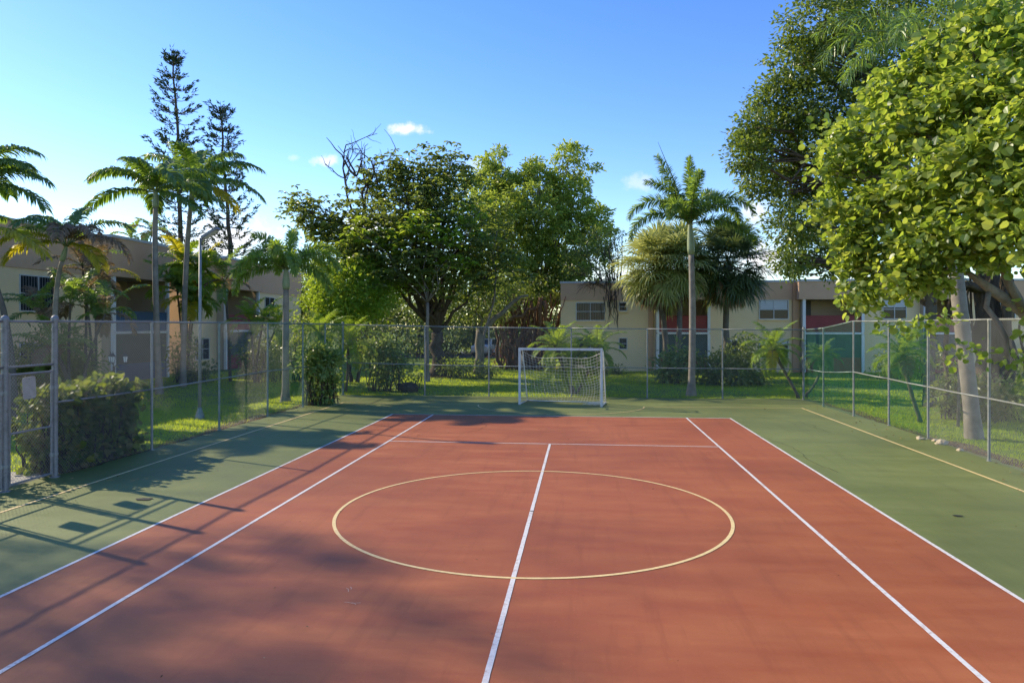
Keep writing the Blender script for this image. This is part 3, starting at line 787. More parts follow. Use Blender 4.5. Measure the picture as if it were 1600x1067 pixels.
def fence(name, label, pts, tops, mids, mats, group='chain link fences round the court', pr=.03, spikes=True, ds=None, wr=None, ends=(.042,.042), closed_caps=('ball','ball')):
    """pts: post positions; tops/mids: rail heights; mats: per-bay (wire, post)"""
    root = empty(name, (pts[0][0], pts[0][1], 0), label, 'fence', group)
    n = len(pts)
    for k,(x,y) in enumerate(pts):
        e = k in (0, n-1)
        if e and closed_caps[0 if k==0 else 1] is None: continue
        r = ends[0 if k == 0 else 1] if e else pr
        post(root, x, y, tops[k]+(.05 if e else -.02), r, mats[min(k,n-2)][1], 'ball' if e else 'loop')
    for k in range(n-1):
        a, b = np.array(pts[k]), np.array(pts[k+1]); wire, pm = mats[k]
        tr = MB(); tr.tube([(a[0],a[1],tops[k]), *( [((a[0]+b[0])/2,(a[1]+b[1])/2,(tops[k]+tops[k+1])/2-.006)] ), (b[0],b[1],tops[k+1])], .021, 8); tr.build('top_rail', pm, root, smooth=True)
        md = MB(); md.tube([(a[0],a[1],mids[k]), ((a[0]+b[0])/2,(a[1]+b[1])/2,(mids[k]+mids[k+1])/2-.01), (b[0],b[1],mids[k+1])], .019, 8); md.build('middle_rail', pm, root, smooth=True)
        cm = MB(); chain(cm, a, b, .02, .02, tops[k]+.03, tops[k+1]+.03, (ds or .072) if not isinstance(ds, list) else ds[k], wr[k] if wr else .0022)
        if spikes:
            L_ = np.linalg.norm(b-a); u = (b-a)/L_
            for s in np.arange(.03, L_, .072):
                q = a+u*s; z = tops[k]+(tops[k+1]-tops[k])*s/L_
                cm.tube([(q[0]-.006,q[1],z), (q[0]+.006*RNG.normal(),q[1]+.01*RNG.normal(),z+.055+.012*RNG.random())], .0028, 3, cap=False)
        cm.build('mesh_panel', wire, root)
    return root

gv, gd, gg = (M['wire'], M['galv']), (M['wire'], M['galv_dark']), (M['wire_green'], M['post_green'])
wd_ = (M['wire_dull'], M['galv'])
def tz(px, py, base): return pt(px, py, depth(base))[2]
GP0, GP1 = (-9.40,.37), (-9.43,1.61)
lp = [GP1, (-9.36,4.64), (-9.40,7.86), (-9.42,11.01), (-9.28,13.6), (-9.36,16.07), (-9.42,18.35)]
fence('chain_link_fence', 'tall left chain link fence behind the hedge, turning green towards the far corner', lp,
      [3.03,3.03,3.03,3.03,3.02,3.01,3.0], [1.45,1.44,1.45,1.47,1.45,1.43,1.4], [gd, gv, (M['wire_dull'],M['post_green']), gg, gg, gg], ends=(.055,.045),
      wr=[.0020,.0015,.0015,.0021,.0023,.0023], closed_caps=('ball','ball'))
# fence stub to the left of the gates
bp = [(-9.42,18.35), (-5.85,18.38), (-3.1,18.33), (.35,18.3), (3.45,18.2), (6.45,18.15), (9.6,18.1)]
fence('chain_link_fence', 'low back chain link fence running behind the white soccer goal', bp,
      [3.0,2.93,2.88,2.85,2.82,2.80,2.79], [1.38,1.30,1.26,1.25,1.23,1.22,1.22], [wd_]*6, spikes=False, ds=.08, wr=[.0021]*6, closed_caps=(None,'ball'))
rp = [(9.6,18.1), (9.55,15.6), (9.62,12.89), (9.82,10.7), (9.75,8.15), (9.62,5.13), (9.6,2.2), (9.6,-.9), (9.6,-4.)]
fence('chain_link_fence', 'right chain link fence with a wavy top rail beneath the sea grape tree', rp,
      [2.79,2.86,3.10,3.08,3.08,3.08,3.08,3.08,3.08], [1.26,1.26,1.44,1.38,1.36,1.36,1.36,1.36,1.36],
      [gg, gg, (M['wire_green'],M['galv']), (M['wire_green'],M['galv']), gv, gv, gv, gv], spikes=False, wr=[.0021,.0021,.0018,.0020,.0021,.0021,.0021,.0021], closed_caps=(None,'ball'))

# ------------------------------------------------------------------ gates and signs
def gate(p0, p1, label):
    p0 = np.array(p0); p1 = np.array(p1); u = unit(p1-p0); L_ = np.linalg.norm(p1-p0)
    root = empty('gate', (p0[0],p0[1],0), label, 'gate', 'swing gates of the court')
    a, b = p0+u*.10, p1-u*.09; zb, zt = .09, 2.06
    f = MB(); P = lambda q, z: (q[0], q[1], z)
    for q in (a, b): f.tube([P(q,zb), P(q,zt)], .022, 8)
    for z in (zb, 1.0, zt): f.tube([P(a,z), P(b,z)], .021, 8)
    for q in (a,b):
        for z in (zb,1.0,zt): f.tube_v(P(q,z), [(.028,-.03),(.028,.03)], 8)
    f.build('frame', M['galv_dark'], root, smooth=False)
    c = MB(); chain(c, a, b, zb, zb, zt, zt, .072, .0021); c.build('mesh_panel', M['wire'], root)
    for z in (.45, 1.75):
        h = MB(); h.tube_v(P(b,z), [(.034,-.035),(.034,.035)], 8); h.bar(P(b,z), P(p1,z), .014); h.tube_v(P(p1,z), [(.064,-.025),(.064,.025)], 10); h.build('hinge', M['galv'], root)
    l = MB(); l.bar(P(a,1.25), P(p0+u*.02,1.25), .012); l.tube_v(P(a,1.25), [(.032,-.05),(.032,.05)], 8); l.bar(P(a-u*.01,1.1), P(a-u*.01,1.25), .010); l.build('latch', M['galv_dark'], root)
    return root
gate(GP0, GP1, 'closed narrow chain link gate left of the clipped hedge, carrying a plate')
GPX = (-9.40,-.95)
gate(GPX, GP0, 'second chain link gate leaf beyond the left gate post')
gf = empty('gateway', (GP0[0],GP0[1],0), 'tall galvanised gate posts with the bars that bridge them', 'gateway')
post(gf, *GP0, 3.06, .055, M['galv_dark'], 'ball'); post(gf, *GPX, 3.06, .055, M['galv_dark'], 'ball')
for (a, b) in ((GP0,GP1),(GPX,GP0)):
    for z, nm in ((3.02,'top_rail'),(2.2,'transom')):
        m = MB(); m.tube([(a[0],a[1],z),(b[0],b[1],z)], .022, 8); m.build(nm, M['galv_dark'], gf, smooth=True)
    c = MB(); chain(c, a, b, 2.2, 2.2, 3.04, 3.04, .072, .0021)
    c.build('mesh_panel', M['wire'], gf)
def sign_plate(y, z, label, tilt):
    c = np.array([-9.375, y, z]); up = np.array([0, math.sin(tilt), math.cos(tilt)]); al = np.array([0, math.cos(tilt), -math.sin(tilt)])
    m = MB()
    a = []; w, h, rr = .155, .205, .045
    for (sx,sy,s0) in ((1,1,0),(-1,1,90),(-1,-1,180),(1,-1,270)):
        for t in (0,30,60,90):
            q = math.radians(s0+t); a.append((sx*(w-rr)+rr*math.cos(q), sy*(h-rr)+rr*math.sin(q)))
    n = len(a); X_ = np.array([1.,0,0])*.006
    v = [al*p+up*q+X_ for p,q in a] + [al*p+up*q-X_ for p,q in a]
    m.add(v, [(k,n+k,n+(k+1)%n,(k+1)%n) for k in range(n)]); m.f.setdefault(n,[]).append(np.array([np.arange(n), np.arange(n)[::-1]+n]))
    o = m.build('sign', M['sign_plate']); o.location = c
    tag(o, label, 'sign', 'plates hung on the gates'); ORG[o.name] = c
    for sy in (-1,1):
        b = MB(); q = c + up*sy*.16; b.tube([q+np.array([-.02,0,0]), q+np.array([.014,0,0])], .011, 6); b.build('bolt', M['galv'], o)
sign_plate(.90, 1.80, 'small faded blank plate tied to the closed gate by the hedge', -.08)
sign_plate(-.35, 1.82, 'faded blank plate tied to the second gate leaf', .05)
lx = fence('chain_link_fence', 'short run of chain link fence left of the gates', [(-9.40,-.95),(-9.4,-3.9),(-9.4,-6.9)], [3.03]*3, [1.45]*3, [gd,gd], closed_caps=(None,'ball'))

# ------------------------------------------------------------------ soccer goal
GL, GR = np.array([-1.53,15.2]), np.array([1.50,14.72])
goal = empty('soccer_goal', (0,14.95,0), 'white painted small soccer goal with a sagging torn net', 'soccer goal')
u2 = unit(GR-GL); back = np.array([-u2[1], u2[0]])
t3 = lambda q, z: np.array([q[0], q[1], z])
U3, B3 = t3(u2,0), t3(back,0)
HG = 2.06
for q in (GL, GR):
    m = MB(); m.obox(t3(q, HG/2-.01), U3*.04, B3*.04, np.array([0,0,HG/2-.01])); m.build('upright', M['white_paint'], goal, bevel=.006)
m = MB(); m.obox(t3((GL+GR)/2, HG+.02), U3*(np.linalg.norm(GR-GL)/2+.04), B3*.041, np.array([0,0,.041])); m.build('crossbar', M['white_paint'], goal, bevel=.006)
BD, TD = 1.25, .42
for q, s_ in ((GL,1),(GR,-1)):
    qb = q + back*BD; qt = q + back*TD
    m = MB(); m.bar(t3(q,.03)+B3*.04, t3(qb,.03), .022); m.build('ground_bar', M['white_paint'], goal, smooth=True)
    m = MB(); m.tube([t3(q,HG)+B3*.04, t3(qt,HG-.03), t3(q+back*(TD+.12),HG-.16), t3(q+back*(BD-.18),.5), t3(qb,.03)], .02, 8); m.build('side_stay', M['white_paint'], goal, smooth=True)
m = MB(); m.bar(t3(GL+back*BD,.03), t3(GR+back*BD,.03), .022); m.build('rear_ground_bar', M['white_paint'], goal, smooth=True)
# net: three cord sheets - back (sagging), two sides
nm = MB()
Wg = np.linalg.norm(GR-GL)
def cord_grid(fn, nu, nv, r=.0042, diag=True):
    P = np.array([[fn(i/nu, j/nv) for j in range(nv+1)] for i in range(nu+1)])
    for i in range(nu+1):
        if diag: nm.tube(P[i] if len(P[i])>1 else P[i], r, 3, cap=False)
    for j in range(nv+1):
        nm.tube(P[:,j], r, 3, cap=False)
rng = np.random.default_rng(4)
jit = rng.normal(size=(60,40))
def backnet(u, v):
    s = v
    yb = TD + (BD-TD)*s**1.1
    z = HG*(1-s)
    droop = math.sin(math.pi*np.clip(u,0,1))**.75
    z_top = HG - .06 - .30*droop - .06*math.sin(3*math.pi*u)
    z = .10*(1-s)*0 + z_top*(1-s) + .04*s
    yb += .25*math.sin(math.pi*s)*droop*.8
    z -= .16*math.sin(math.pi*s)*math.sin(math.pi*u)*(.6+.8*u)
    z = max(.03, z)
    uu = u + .02*math.sin(7*s+4*u)*math.sin(math.pi*u) + .05*math.sin(math.pi*s)*math.sin(math.pi*u)*u
    j = jit[int(u*26)%60, int(v*17)%40]*.008
    return t3(GL + u2*Wg*uu + back*(yb+j), z + j)
cord_grid(backnet, 26, 17)
for q, sg in ((GL,1),(GR,-1)):
    def side(u, v, q=q, sg=sg):
        d = (TD+(BD-TD)*v**1.1)*u
        z = (HG-.1-.1*u)*(1-v)+.04*v - .1*math.sin(math.pi*u)*(1-v)
        return t3(q + u2*sg*(.03+.07*math.sin(math.pi*u)*math.sin(math.pi*v)) + back*(.03+d), max(.03,z))
    cord_grid(side, 7, 17)
def topnet(u, v):
    droop = math.sin(math.pi*u)**.75
    zt = HG - .06 - .30*droop - .06*math.sin(3*math.pi*u)
    e = .12*abs(2*u-1)**3
    return t3(GL + u2*Wg*u + back*(.06 + (TD-.06)*v), (HG-.02)*(1-v)+zt*v - (.2*droop)*math.sin(math.pi*v/2)*(1-v))
P = [topnet(u, 1) for u in np.linspace(0,1,30)]
nm.tube(P, .007, 4, cap=False)
for u0 in (.0,.025,.05,.075,.925,.95,.975,1.):
    nm.tube([topnet(u0, v) for v in np.linspace(0,1,5)], .0045, 3, cap=False)
# bunched net on the ground at the right foot
for k in range(26):
    q = GR - u2*rng.uniform(.02,.5) + back*rng.uniform(.1,.7)
    pp = [t3(q + rng.normal(size=2)*.07*s, .03+abs(rng.normal())*.05) for s in range(4)]
    nm.tube(pp, .005, 3, cap=False)
nm.build('net', M['net'], goal)

# ------------------------------------------------------------------ buildings
class Facade:
    """local frame of a wall: u along, n out of the wall, z up"""
    def __init__(s, o, u, n): s.o, s.u, s.n = np.array(o,float), np.array(u,float), np.array(n,float)
    def p(s, u, n, z): return s.o + s.u*u + s.n*n + np.array([0,0,z])
    def box(s, mb, u0, u1, n0, n1, z0, z1):
        c = s.p((u0+u1)/2,(n0+n1)/2,(z0+z1)/2)
        mb.obox(c, s.u*(u1-u0)/2, s.n*(n1-n0)/2, np.array([0,0,(z1-z0)/2])); return mb
    def part(s, root, name, mat, *boxes, bevel=0):
        m = MB()
        for b in boxes: s.box(m, *b)
        return m.build(name, mat, root, bevel=bevel)
    def window(s, root, u0, u1, z0, z1, blind=.0, bars=False, n=0, panes=2):
        fr = MB(); t = .05
        s.box(fr, u0-t, u1+t, n, n+.045, z0-t, z0); s.box(fr, u0-t, u1+t, n, n+.045, z1, z1+t)
        s.box(fr, u0-t, u0, n, n+.045, z0, z1); s.box(fr, u1, u1+t, n, n+.045, z0, z1)
        for k in range(1, panes):
            c = u0+(u1-u0)*k/panes; s.box(fr, c-.025, c+.025, n, n+.04, z0, z1)
        s.box(fr, u0, u1, n, n+.035, (z0+z1)/2-.02, (z0+z1)/2+.02)
        if bars:
            pass
        w = fr.build('window', M['frame'], root)
        if bars:
            bm = MB()
            for c in np.arange(u0+.12, u1, .16): s.box(bm, c-.008, c+.008, n+.046, n+.062, z0, z1)
            bm.build('security_bars', M['galv_dark'], w)
        g_ = MB(); s.box(g_, u0, u1, n-.02, n+.008, z0, z1); g_.build('pane', M['glass'], w)
        si = MB(); s.box(si, u0-.1, u1+.1, n, n+.09, z0-t-.07, z0-t); si.build('sill', M['cream'], w)
        if blind:
            b = MB(); zz = z1-(z1-z0)*blind
            for k in range(panes):
                a0 = u0+(u1-u0)*k/panes+.03; a1 = u0+(u1-u0)*(k+1)/panes-.03
                s.box(b, a0, a1, n+.009, n+.014, zz, z1-.01)
            b.build('blind', M['blind'], w)
        return w
    def bay(s, root, u0, u1, zs, zf, zr, proj, fas, rail_mat, lower, side=True, door=True, depth_=1.9):
        """stacked balcony bay: lower patio, slab, railing panel, recess, columns, fascia"""
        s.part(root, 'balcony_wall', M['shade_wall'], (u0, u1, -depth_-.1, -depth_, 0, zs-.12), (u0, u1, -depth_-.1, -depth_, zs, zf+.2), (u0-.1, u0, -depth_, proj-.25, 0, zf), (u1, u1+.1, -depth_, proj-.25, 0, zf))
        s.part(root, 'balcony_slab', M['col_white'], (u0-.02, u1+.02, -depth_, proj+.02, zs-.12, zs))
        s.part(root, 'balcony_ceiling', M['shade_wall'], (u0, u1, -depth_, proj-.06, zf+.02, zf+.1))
        for c in (u0, u1):
            s.part(root, 'column', M['col_white'], (c-.09, c+.09, proj-.2, proj-.02, 0, zs-.12), (c-.09, c+.09, proj-.2, proj-.02, zs, zf), bevel=.01)
        r = s.part(root, 'railing_panel', rail_mat, (u0+.1, u1-.1, proj-.15, proj-.09, zs+.02, zs+1.02))
        s.part(root, 'railing_cap', rail_mat, (u0+.1, u1-.1, proj-.17, proj-.07, zs+1.025, zs+1.07))
        if lower == 'screen':
            s.part(root, 'patio_screen', M['screen'], (u0+.1, u1-.1, proj-.14, proj-.11, .95, zs-.13))
        s.part(root, 'patio_panel', rail_mat, (u0+.1, u1-.1, proj-.15, proj-.09, .02, .95))
        f = s.part(root, 'bay_fascia', fas, (u0-.35, u1+.35, -.1, proj+.06, zf, zr))
        if door:
            for z0 in (.02, zs+.02):
                s.part(root, 'door', M['dark_door'], (u0+.35, u0+1.15, -depth_, -depth_+.06, z0, z0+2.05), bevel=.01)
    def parapet(s, root, u0, u1, n0, n1, zr):
        return s.part(root, 'roof_trim', M['trim'], (u0, u1, n0, n1, zr, zr+.13))

def flats(name, label, fac, u0, u1, zf, zr, zs, bays, windows, thick=9., fasc=M['tan'], wall=M['cream'], pil=()):
    root = empty(name, fac.p((u0+u1)/2,-thick/2,0), label, 'apartment block', 'two storey apartment blocks')
    bays = sorted(bays, key=lambda b: b[0])
    cuts = []; c = u0
    for b in bays: cuts.append((c, b[0]-.1)); c = b[1]+.1
    cuts.append((c, u1))
    w = []; fa = []
    for a, b in cuts:
        if b-a > .05: w.append((a, b, -2.0, 0, -.2, zf)); fa.append((a, b, -2.0, .05, zf, zr))
    w.append((u0, u1, -thick, -2.05, -.2, zr))
    fac.part(root, 'wall', wall, *w)
    for q in fa: fac.part(root, 'fascia', fasc, q)
    for b in bays: fac.bay(root, b[0], b[1], zs, zf, zr, b[2], fasc, b[3], b[4])
    tr = [(a-.05, b+.05, -.5, .1, zr, zr+.13) for a, b in cuts if b-a > .05] + [(b[0]-.4, b[1]+.4, -.5, b[2]+.11, zr+.002, zr+.14) for b in bays]
    fac.part(root, 'roof_trim', M['trim'], *tr)
    fac.part(root, 'roof', M['concrete'], (u0+.05, u1-.05, -thick, -.51, zr+.01, zr+.08))
    for q in windows: fac.window(root, *q[:4], **(q[4] if len(q) > 4 else {}))
    for (a, b, m) in pil: fac.part(root, 'pilaster', m, (a, b, .002, .16, 0, zr-.02))
    return root

# left blocks: face the court (+X)
XW = -23.6
fl = Facade((XW,0,0), (0,1,0), (1,0,0))
def uy(px, X=XW):
    Z = on_x(px, X); return pt(px, CY, Z)[1]
zs, zf, zr = 2.65, 5.47, 7.43
b0, b1 = uy(178, XW+.6), uy(262, XW+.6)
flats('apartment_building', 'near left apartment block in shade with a blue balcony', fl, 9.0, b1+.5, zf, zr, zs,
      [(b0, b1, .68, M['blue'], 'screen')],
      [(uy(31), uy(86), 3.62, 5.15, dict(bars=True)), (uy(31), uy(86), .7, 2.15, dict(bars=True)), (11.0, 12.8, 3.62, 5.15)],
      pil=[(b0-1.35, b0-1.1, M['cream'])])
b2, b3 = uy(353, XW+.6), uy(404, XW+.6)
flats('apartment_building', 'far left apartment block half hidden by palms, brown balcony and tan fascia', Facade((XW,0,0),(0,1,0),(1,0,0)), uy(296), uy(470), zf, zr, zs,
      [(b2, b3, .68, M['maroon'], 'screen')],
      [(uy(414), uy(428), 3.7, 5.15), (uy(414), uy(428), .7, 2.1), (uy(306), uy(326), .8, 2.1)])
# back block: faces the camera (-Y)
YW = 35.8
fb = Facade((0,YW,0), (1,0,0), (0,-1,0))
def ux(px, Y=YW): return pt(px, CY, on_y(px, Y))[0]
zz = lambda py, px=1050, Y=YW: HC + (CY-py)/F*on_y(px, Y)
zs2, zf2, zr2 = zz(519), zz(469), zz(442)
c0, c1, c2, c3 = ux(1028, YW-.6), ux(1108, YW-.6), ux(1257, YW-.6), ux(1349, YW-.6)
flats('apartment_building', 'back apartment block facing the court with dark red balconies', fb, ux(876), ux(1640), zf2, zr2, zs2,
      [(c0, c1, .6, M['maroon'], 'screen'), (c2, c3, .6, M['maroon'], 'screen'), (ux(1440), ux(1500), .6, M['maroon'], 'screen')],
      [(ux(901), ux(944), zz(500), zz(473), dict(bars=True, panes=2)), (ux(968), ux(979), zz(485), zz(473), dict(panes=1)), (ux(968), ux(979), zz(545), zz(529), dict(panes=1)),
       (ux(901), ux(944), zz(558), zz(530), dict(panes=2)),
       (ux(1187), ux(1231), zz(498), zz(470), dict(blind=.52)), (ux(1187), ux(1231), zz(558), zz(530), dict(blind=.3)), (ux(1130), ux(1155), zz(560), zz(532)),
       (ux(1380), ux(1415), zz(498), zz(470), dict(blind=.4)), (ux(1545), ux(1585), zz(498), zz(470), dict(blind=.4))],
      pil=[(ux(1238), ux(1247), M['peach']), (ux(1013), ux(1020), M['peach'])])

# ------------------------------------------------------------------ palms
rng = np.random.default_rng(21)
def gnd(px, Z): 
    p = pt(px, CY, Z); p[2] = -.03; return p
# tall pair in front of the blue balcony
A_top = pt(243, 300, 31)
palm('palm_tree', 'tall slender palm rising in front of the blue balcony', gnd(249, 31), A_top - np.array([0,0,.7]), .12,
     [(178,42,3.3,80),(185,10,3.3,62),(150,62,2.6,70),(5,12,3.2,68),(10,48,3.0,95),(95,70,2.4,60),(270,62,2.4,85),(225,45,2.7,100),(310,40,2.8,100),(60,35,2.8,95),(130,25,2.8,85),(340,-5,2.6,50)],
     M['L_palm'], M['palm_trunk'], cs=.8, seed=31, group='tall feather palms left of the court', ll=.80, n=80, hang=.8, lw=.075, vee=.25, start=.1, midp=pt(240,420,31))
B_top = pt(299, 285, 35)
palm('palm_tree', 'second tall palm leaning behind the blue balcony block, close to the lamp post', gnd(286, 35), B_top - np.array([0,0,.9]), .12,
     [(172,60,3.2,75),(165,40,3.2,75),(0,42,3.6,75),(8,15,3.6,70),(350,-5,2.8,60),(95,75,2.6,50),(280,70,2.6,70),(60,60,2.6,80),(230,30,2.7,90),(310,10,2.8,80),(200,18,2.6,70),(20,68,2.9,85)],
     M['L_palm'], M['palm_trunk'], cs=.9, seed=32, group='tall feather palms left of the court', ll=.86, n=80, hang=.85, lw=.08, vee=.25, start=.1, special={4:M['L_yellow_palm']}, midp=pt(288,400,35))
C_b = g(446, 626)
C_top = pt(447, 452, depth(C_b))
palm('palm_tree', 'plumed palm with a pale trunk just outside the left fence near its far corner', C_b+np.array([0,0,-.03]), C_top, .13,
     [(180,42,2.5,125),(195,14,2.4,105),(160,58,2.5,115),(0,44,2.6,118),(350,16,2.4,105),(20,60,2.4,110),(90,76,2.0,50),(270,60,2.2,120),(230,38,2.4,120),(310,38,2.4,120),(120,45,2.4,110),(60,45,2.4,110),(175,72,2.2,70)],
     M['L_foxtail_light'], M['palm_trunk'], cs=.85, seed=33, group='plumed palms near the fence', ll=.42, n=190, hang=.4, lw=.042, plume=True, start=.08, bulge=1.3)
D_b = pt(1080, CY, 30.2); D_b[2] = -.02
palm('palm_tree', 'tall plumed palm with an unopened spear leaf behind the back fence', D_b, pt(1080, 398, 30.2), .14,
     [(180,62,3.3,140),(188,30,3.1,118),(150,74,3.0,75),(0,58,3.3,128),(352,14,3.1,90),(85,86,3.2,30),(275,76,3.0,90),(235,48,2.8,125),(315,42,2.9,120),(120,62,2.8,95),(40,66,3.0,100),(165,70,3.3,12)],
     M['L_foxtail'], M['palm_trunk'], cs=1.45, seed=34, group='plumed palms near the fence', ll=.44, n=230, hang=.3, lw=.042, plume=True, start=.06, bulge=1.3,
     spear=pt(1028, 222, 30.2), midp=pt(1084, 500, 30.2))
E_b = g(1522, 683)
palm('palm_tree', 'thick smooth grey palm trunk outside the right fence, its fronds hanging within the tree tops', E_b, pt(1452, 120, depth(E_b)+1.5), .18,
     [(180,25,3.3,95),(195,5,3.0,85),(165,50,3.2,100),(0,40,3.2,95),(350,10,3.0,80),(270,40,3.2,110),(235,20,3.0,95),(305,30,3.0,95),(90,60,3.0,80),(60,30,3.,90),(120,30,3.,90)],
     M['L_palm'], M['palm_trunk'], cs=1.3, seed=35, bulge=.98, group='plumed palms near the fence', ll=.6, n=70, hang=.55, lw=.035, plume=True, midp=pt(1497, 430, depth(E_b)))
# far left palms before the near block
palm('palm_tree', 'palm with a brown drooping crown before the barred window', gnd(86, 24.5), pt(97, 408, 24.5), .08,
     [(175,48,2.4,95),(160,65,2.2,85),(20,55,2.4,95),(5,25,2.5,100),(340,45,2.3,110),(220,30,2.3,100),(300,45,2.2,110),(90,75,2.0,60),(250,60,2.1,110),(195,12,2.1,80),(350,0,2.0,70)],
     M['L_palm'], M['palm_trunk'], cs=.6, seed=36, group='feather palms before the near left block', ll=.58, n=70, hang=.8, lw=.05,
     special={3:M['L_brown_palm'],4:M['L_brown_palm'],5:M['L_yellow_palm'],6:M['L_brown_palm'],9:M['L_yellow_palm'],10:M['L_yellow_palm']}, midp=pt(80,460,24.5))
palm('palm_tree', 'palm at the left edge with a bright yellow frond over the wall', gnd(24, 23), pt(-48, 392, 23), .09,
     [(-4,20,3.7,74),(80,62,2.2,80),(270,55,2.3,100),(300,68,2.2,90),(110,40,2.3,95)],
     M['L_palm'], M['palm_trunk_dark'], cs=.6, seed=37, group='feather palms before the near left block', ll=.68, n=76, hang=.8, lw=.06, vee=.25, special={0:M['L_yellow_palm']}, midp=pt(18,430,23))
palm('palm_tree', 'palm behind the yellow frond whose fronds fan in from the left edge', gnd(-12, 25), pt(-42, 322, 25), .09,
     [(5,35,2.9,80),(350,62,3.0,95),(15,12,2.7,70),(60,60,2.3,80),(180,30,2.4,90),(270,60,2.3,95),(310,35,2.5,90),(0,52,2.6,85),(200,65,2.4,80),(100,40,2.4,90)],
     M['L_palm'], M['palm_trunk'], cs=.7, seed=38, group='feather palms before the near left block', ll=.78, n=76, hang=.75, lw=.07, vee=.25)
def clump_palm(name, label, base, stems, lm, ln, seed, group, nf=8, ll=.4, n=34, specials=(), lw=.05):
    """clustering palm: several thin stems from one foot"""
    rng = np.random.default_rng(seed)
    root = empty(name, base, label, 'palm tree', group)
    base = np.asarray(base,float)
    for k, (top, r) in enumerate(stems):
        top = np.asarray(top, float)
        b0 = base + np.array([rng.normal()*.18, rng.normal()*.18, -.05]); mid = (b0+top)/2 + (b0-base)*.6; mid[:2] = mid[:2]*.5 + b0[:2]*.5
        t = np.linspace(0,1,10)[:,None]
        m = MB(); m.tube(b0*(1-t)**2+2*mid*t*(1-t)+top*t**2, np.linspace(r*1.2, r*.8, 10), 7); m.build('trunk', M['palm_trunk_dark'], root, smooth=True)
        for j, (az, el, l_, dr) in enumerate(ring_fronds(rng, nf, ln, 78, -5, 85)):
            rb, lb = MB(), MB()
            frond_mesh(rng, top, az+k*40, el, l_, dr, ll=ll, n=n, hang=.55, lw=lw, rmb=rb, lmb=lb)
            mm = lm
            if specials and rng.random() < .3: mm = specials[int(rng.integers(len(specials)))]
            f = lb.build('frond', mm, root); rb.build('rib', M['rachis'], f, smooth=True)
    return root
G1 = 'clustering palms before the left blocks'
clump_palm('clustering_palm', 'clump of dark arching palms under the barred window', gnd(122, 27), [(pt(60,490,27),.05),(pt(110,475,26.5),.05),(pt(135,462,27.5),.055),(pt(165,490,26.5),.05),(pt(85,545,26),.05)], M['L_palm'], 1.7, 41, G1, 9, .42, 32, (M['L_brown_palm'],))
clump_palm('clustering_palm', 'clump palm with yellow and brown fronds at the corner of the blue balcony block', gnd(152, 29.5), [(pt(128,415,29.5),.05),(pt(150,432,29),.05)], M['L_brown_palm'], 1.9, 42, G1, 9, .42, 34, (M['L_yellow_palm'],M['L_palm']))
clump_palm('clustering_palm', 'yellow tinged clump palm between the two left blocks', gnd(292, 37.6), [(pt(286,415,37.6),.05),(pt(312,428,37.6),.05),(pt(277,455,37.4),.05),(pt(300,470,37.4),.05)], M['L_lime_palm'], 2.0, 43, G1, 11, .6, 44, (M['L_yellow_palm'],M['L_palm']), .07)
clump_palm('clustering_palm', 'drooping palm beside the lamp post before the far left block', gnd(352, 38), [(pt(350,440,38),.07)], M['L_palm'], 2.1, 44, G1, 11, .5, 34, (M['L_brown_palm'],), .05)
clump_palm('clustering_palm', 'bright lime clump palm under the far left balcony', gnd(402, 37), [(pt(392,505,37),.06),(pt(412,498,37),.06),(pt(430,515,37),.05)], M['L_lime_palm'], 1.6, 45, G1, 9, .42, 30, (), .05)
clump_palm('clustering_palm', 'small palm tops showing above the near left roof', gnd(210, 50), [(pt(205,372,50),.06),(pt(238,362,50),.06)], M['L_palm'], 1.7, 46, G1, 8, .5, 26, (M['L_brown_palm'],), .07)
G2 = 'young date palms round the fence'
def robellini(label, stems, seed, lm=M['L_lime_palm'], ln=1.15, boots=True, special=(), nf=22):
    rng = np.random.default_rng(seed)
    base = stems[0][0]
    root = empty('young_date_palm', base, label, 'palm tree', G2)
    for b, m_, top in stems:
        b, m_, top = [np.asarray(q,float) for q in (b,m_,top)]
        t = np.linspace(0,1,12)[:,None]; path = b*(1-t)**2+2*m_*t*(1-t)+top*t**2
        path[0,2] -= .1
        tb = MB(); tb.tube(path, np.interp(t[:,0],[0,.1,.7,1],[.09,.06,.06,.10]), 8); tb.build('trunk', M['palm_trunk_dark'], root, smooth=True)
        bm = MB()
        for k in range(26):
            a = rng.random()*6.28; q = path[-1]-np.array([0,0,rng.random()*.35]); d = np.array([math.cos(a),math.sin(a),.8])
            bm.tube([q, q+d*.12], [.03,.006], 4)
        bm.build('boots', M['boots'], root)
        for j,(az,el,l_,dr) in enumerate(ring_fronds(rng, nf, ln, 80, -25, 95)):
            rb, lb = MB(), MB()
            frond_mesh(rng, top, az, el, l_, dr, ll=.32, n=62, hang=.4, lw=.022, rmb=rb, lmb=lb, vee=.2)
            mm = lm if not special or rng.random() > .2 or el > 10 else special[0]
            f = lb.build('frond', mm, root); rb.build('rib', M['rachis'], f, smooth=True)
    return root
c = g(1252, 622) + np.array([0,.35,0]); Zc = depth(c)
robellini('young date palm leaning left from the far right fence corner', [(c, pt(1232,590,Zc), pt(1207,548,Zc))], 51, special=(M['L_yellow_palm'],), ln=1.5)
c = g(1262, 621) + np.array([0,.5,0]); Zc = depth(c)
robellini('young date palm leaning right behind the green end of the right fence', [(c, pt(1282,600,Zc), pt(1284,560,Zc))], 52, lm=M['L_palm'], ln=.9)
c = g(1428, 660)+np.array([.3,.2,0]); Zc = depth(c)
robellini('young date palm with a straw coloured crown outside the right fence', [(c, pt(1420,610,Zc), pt(1411,556,Zc))], 53, lm=M['L_lime_palm'], ln=1.1, special=(M['L_brown_palm'],))
c = g(893, 617)+np.array([0,.7,0]); Zc = depth(c)
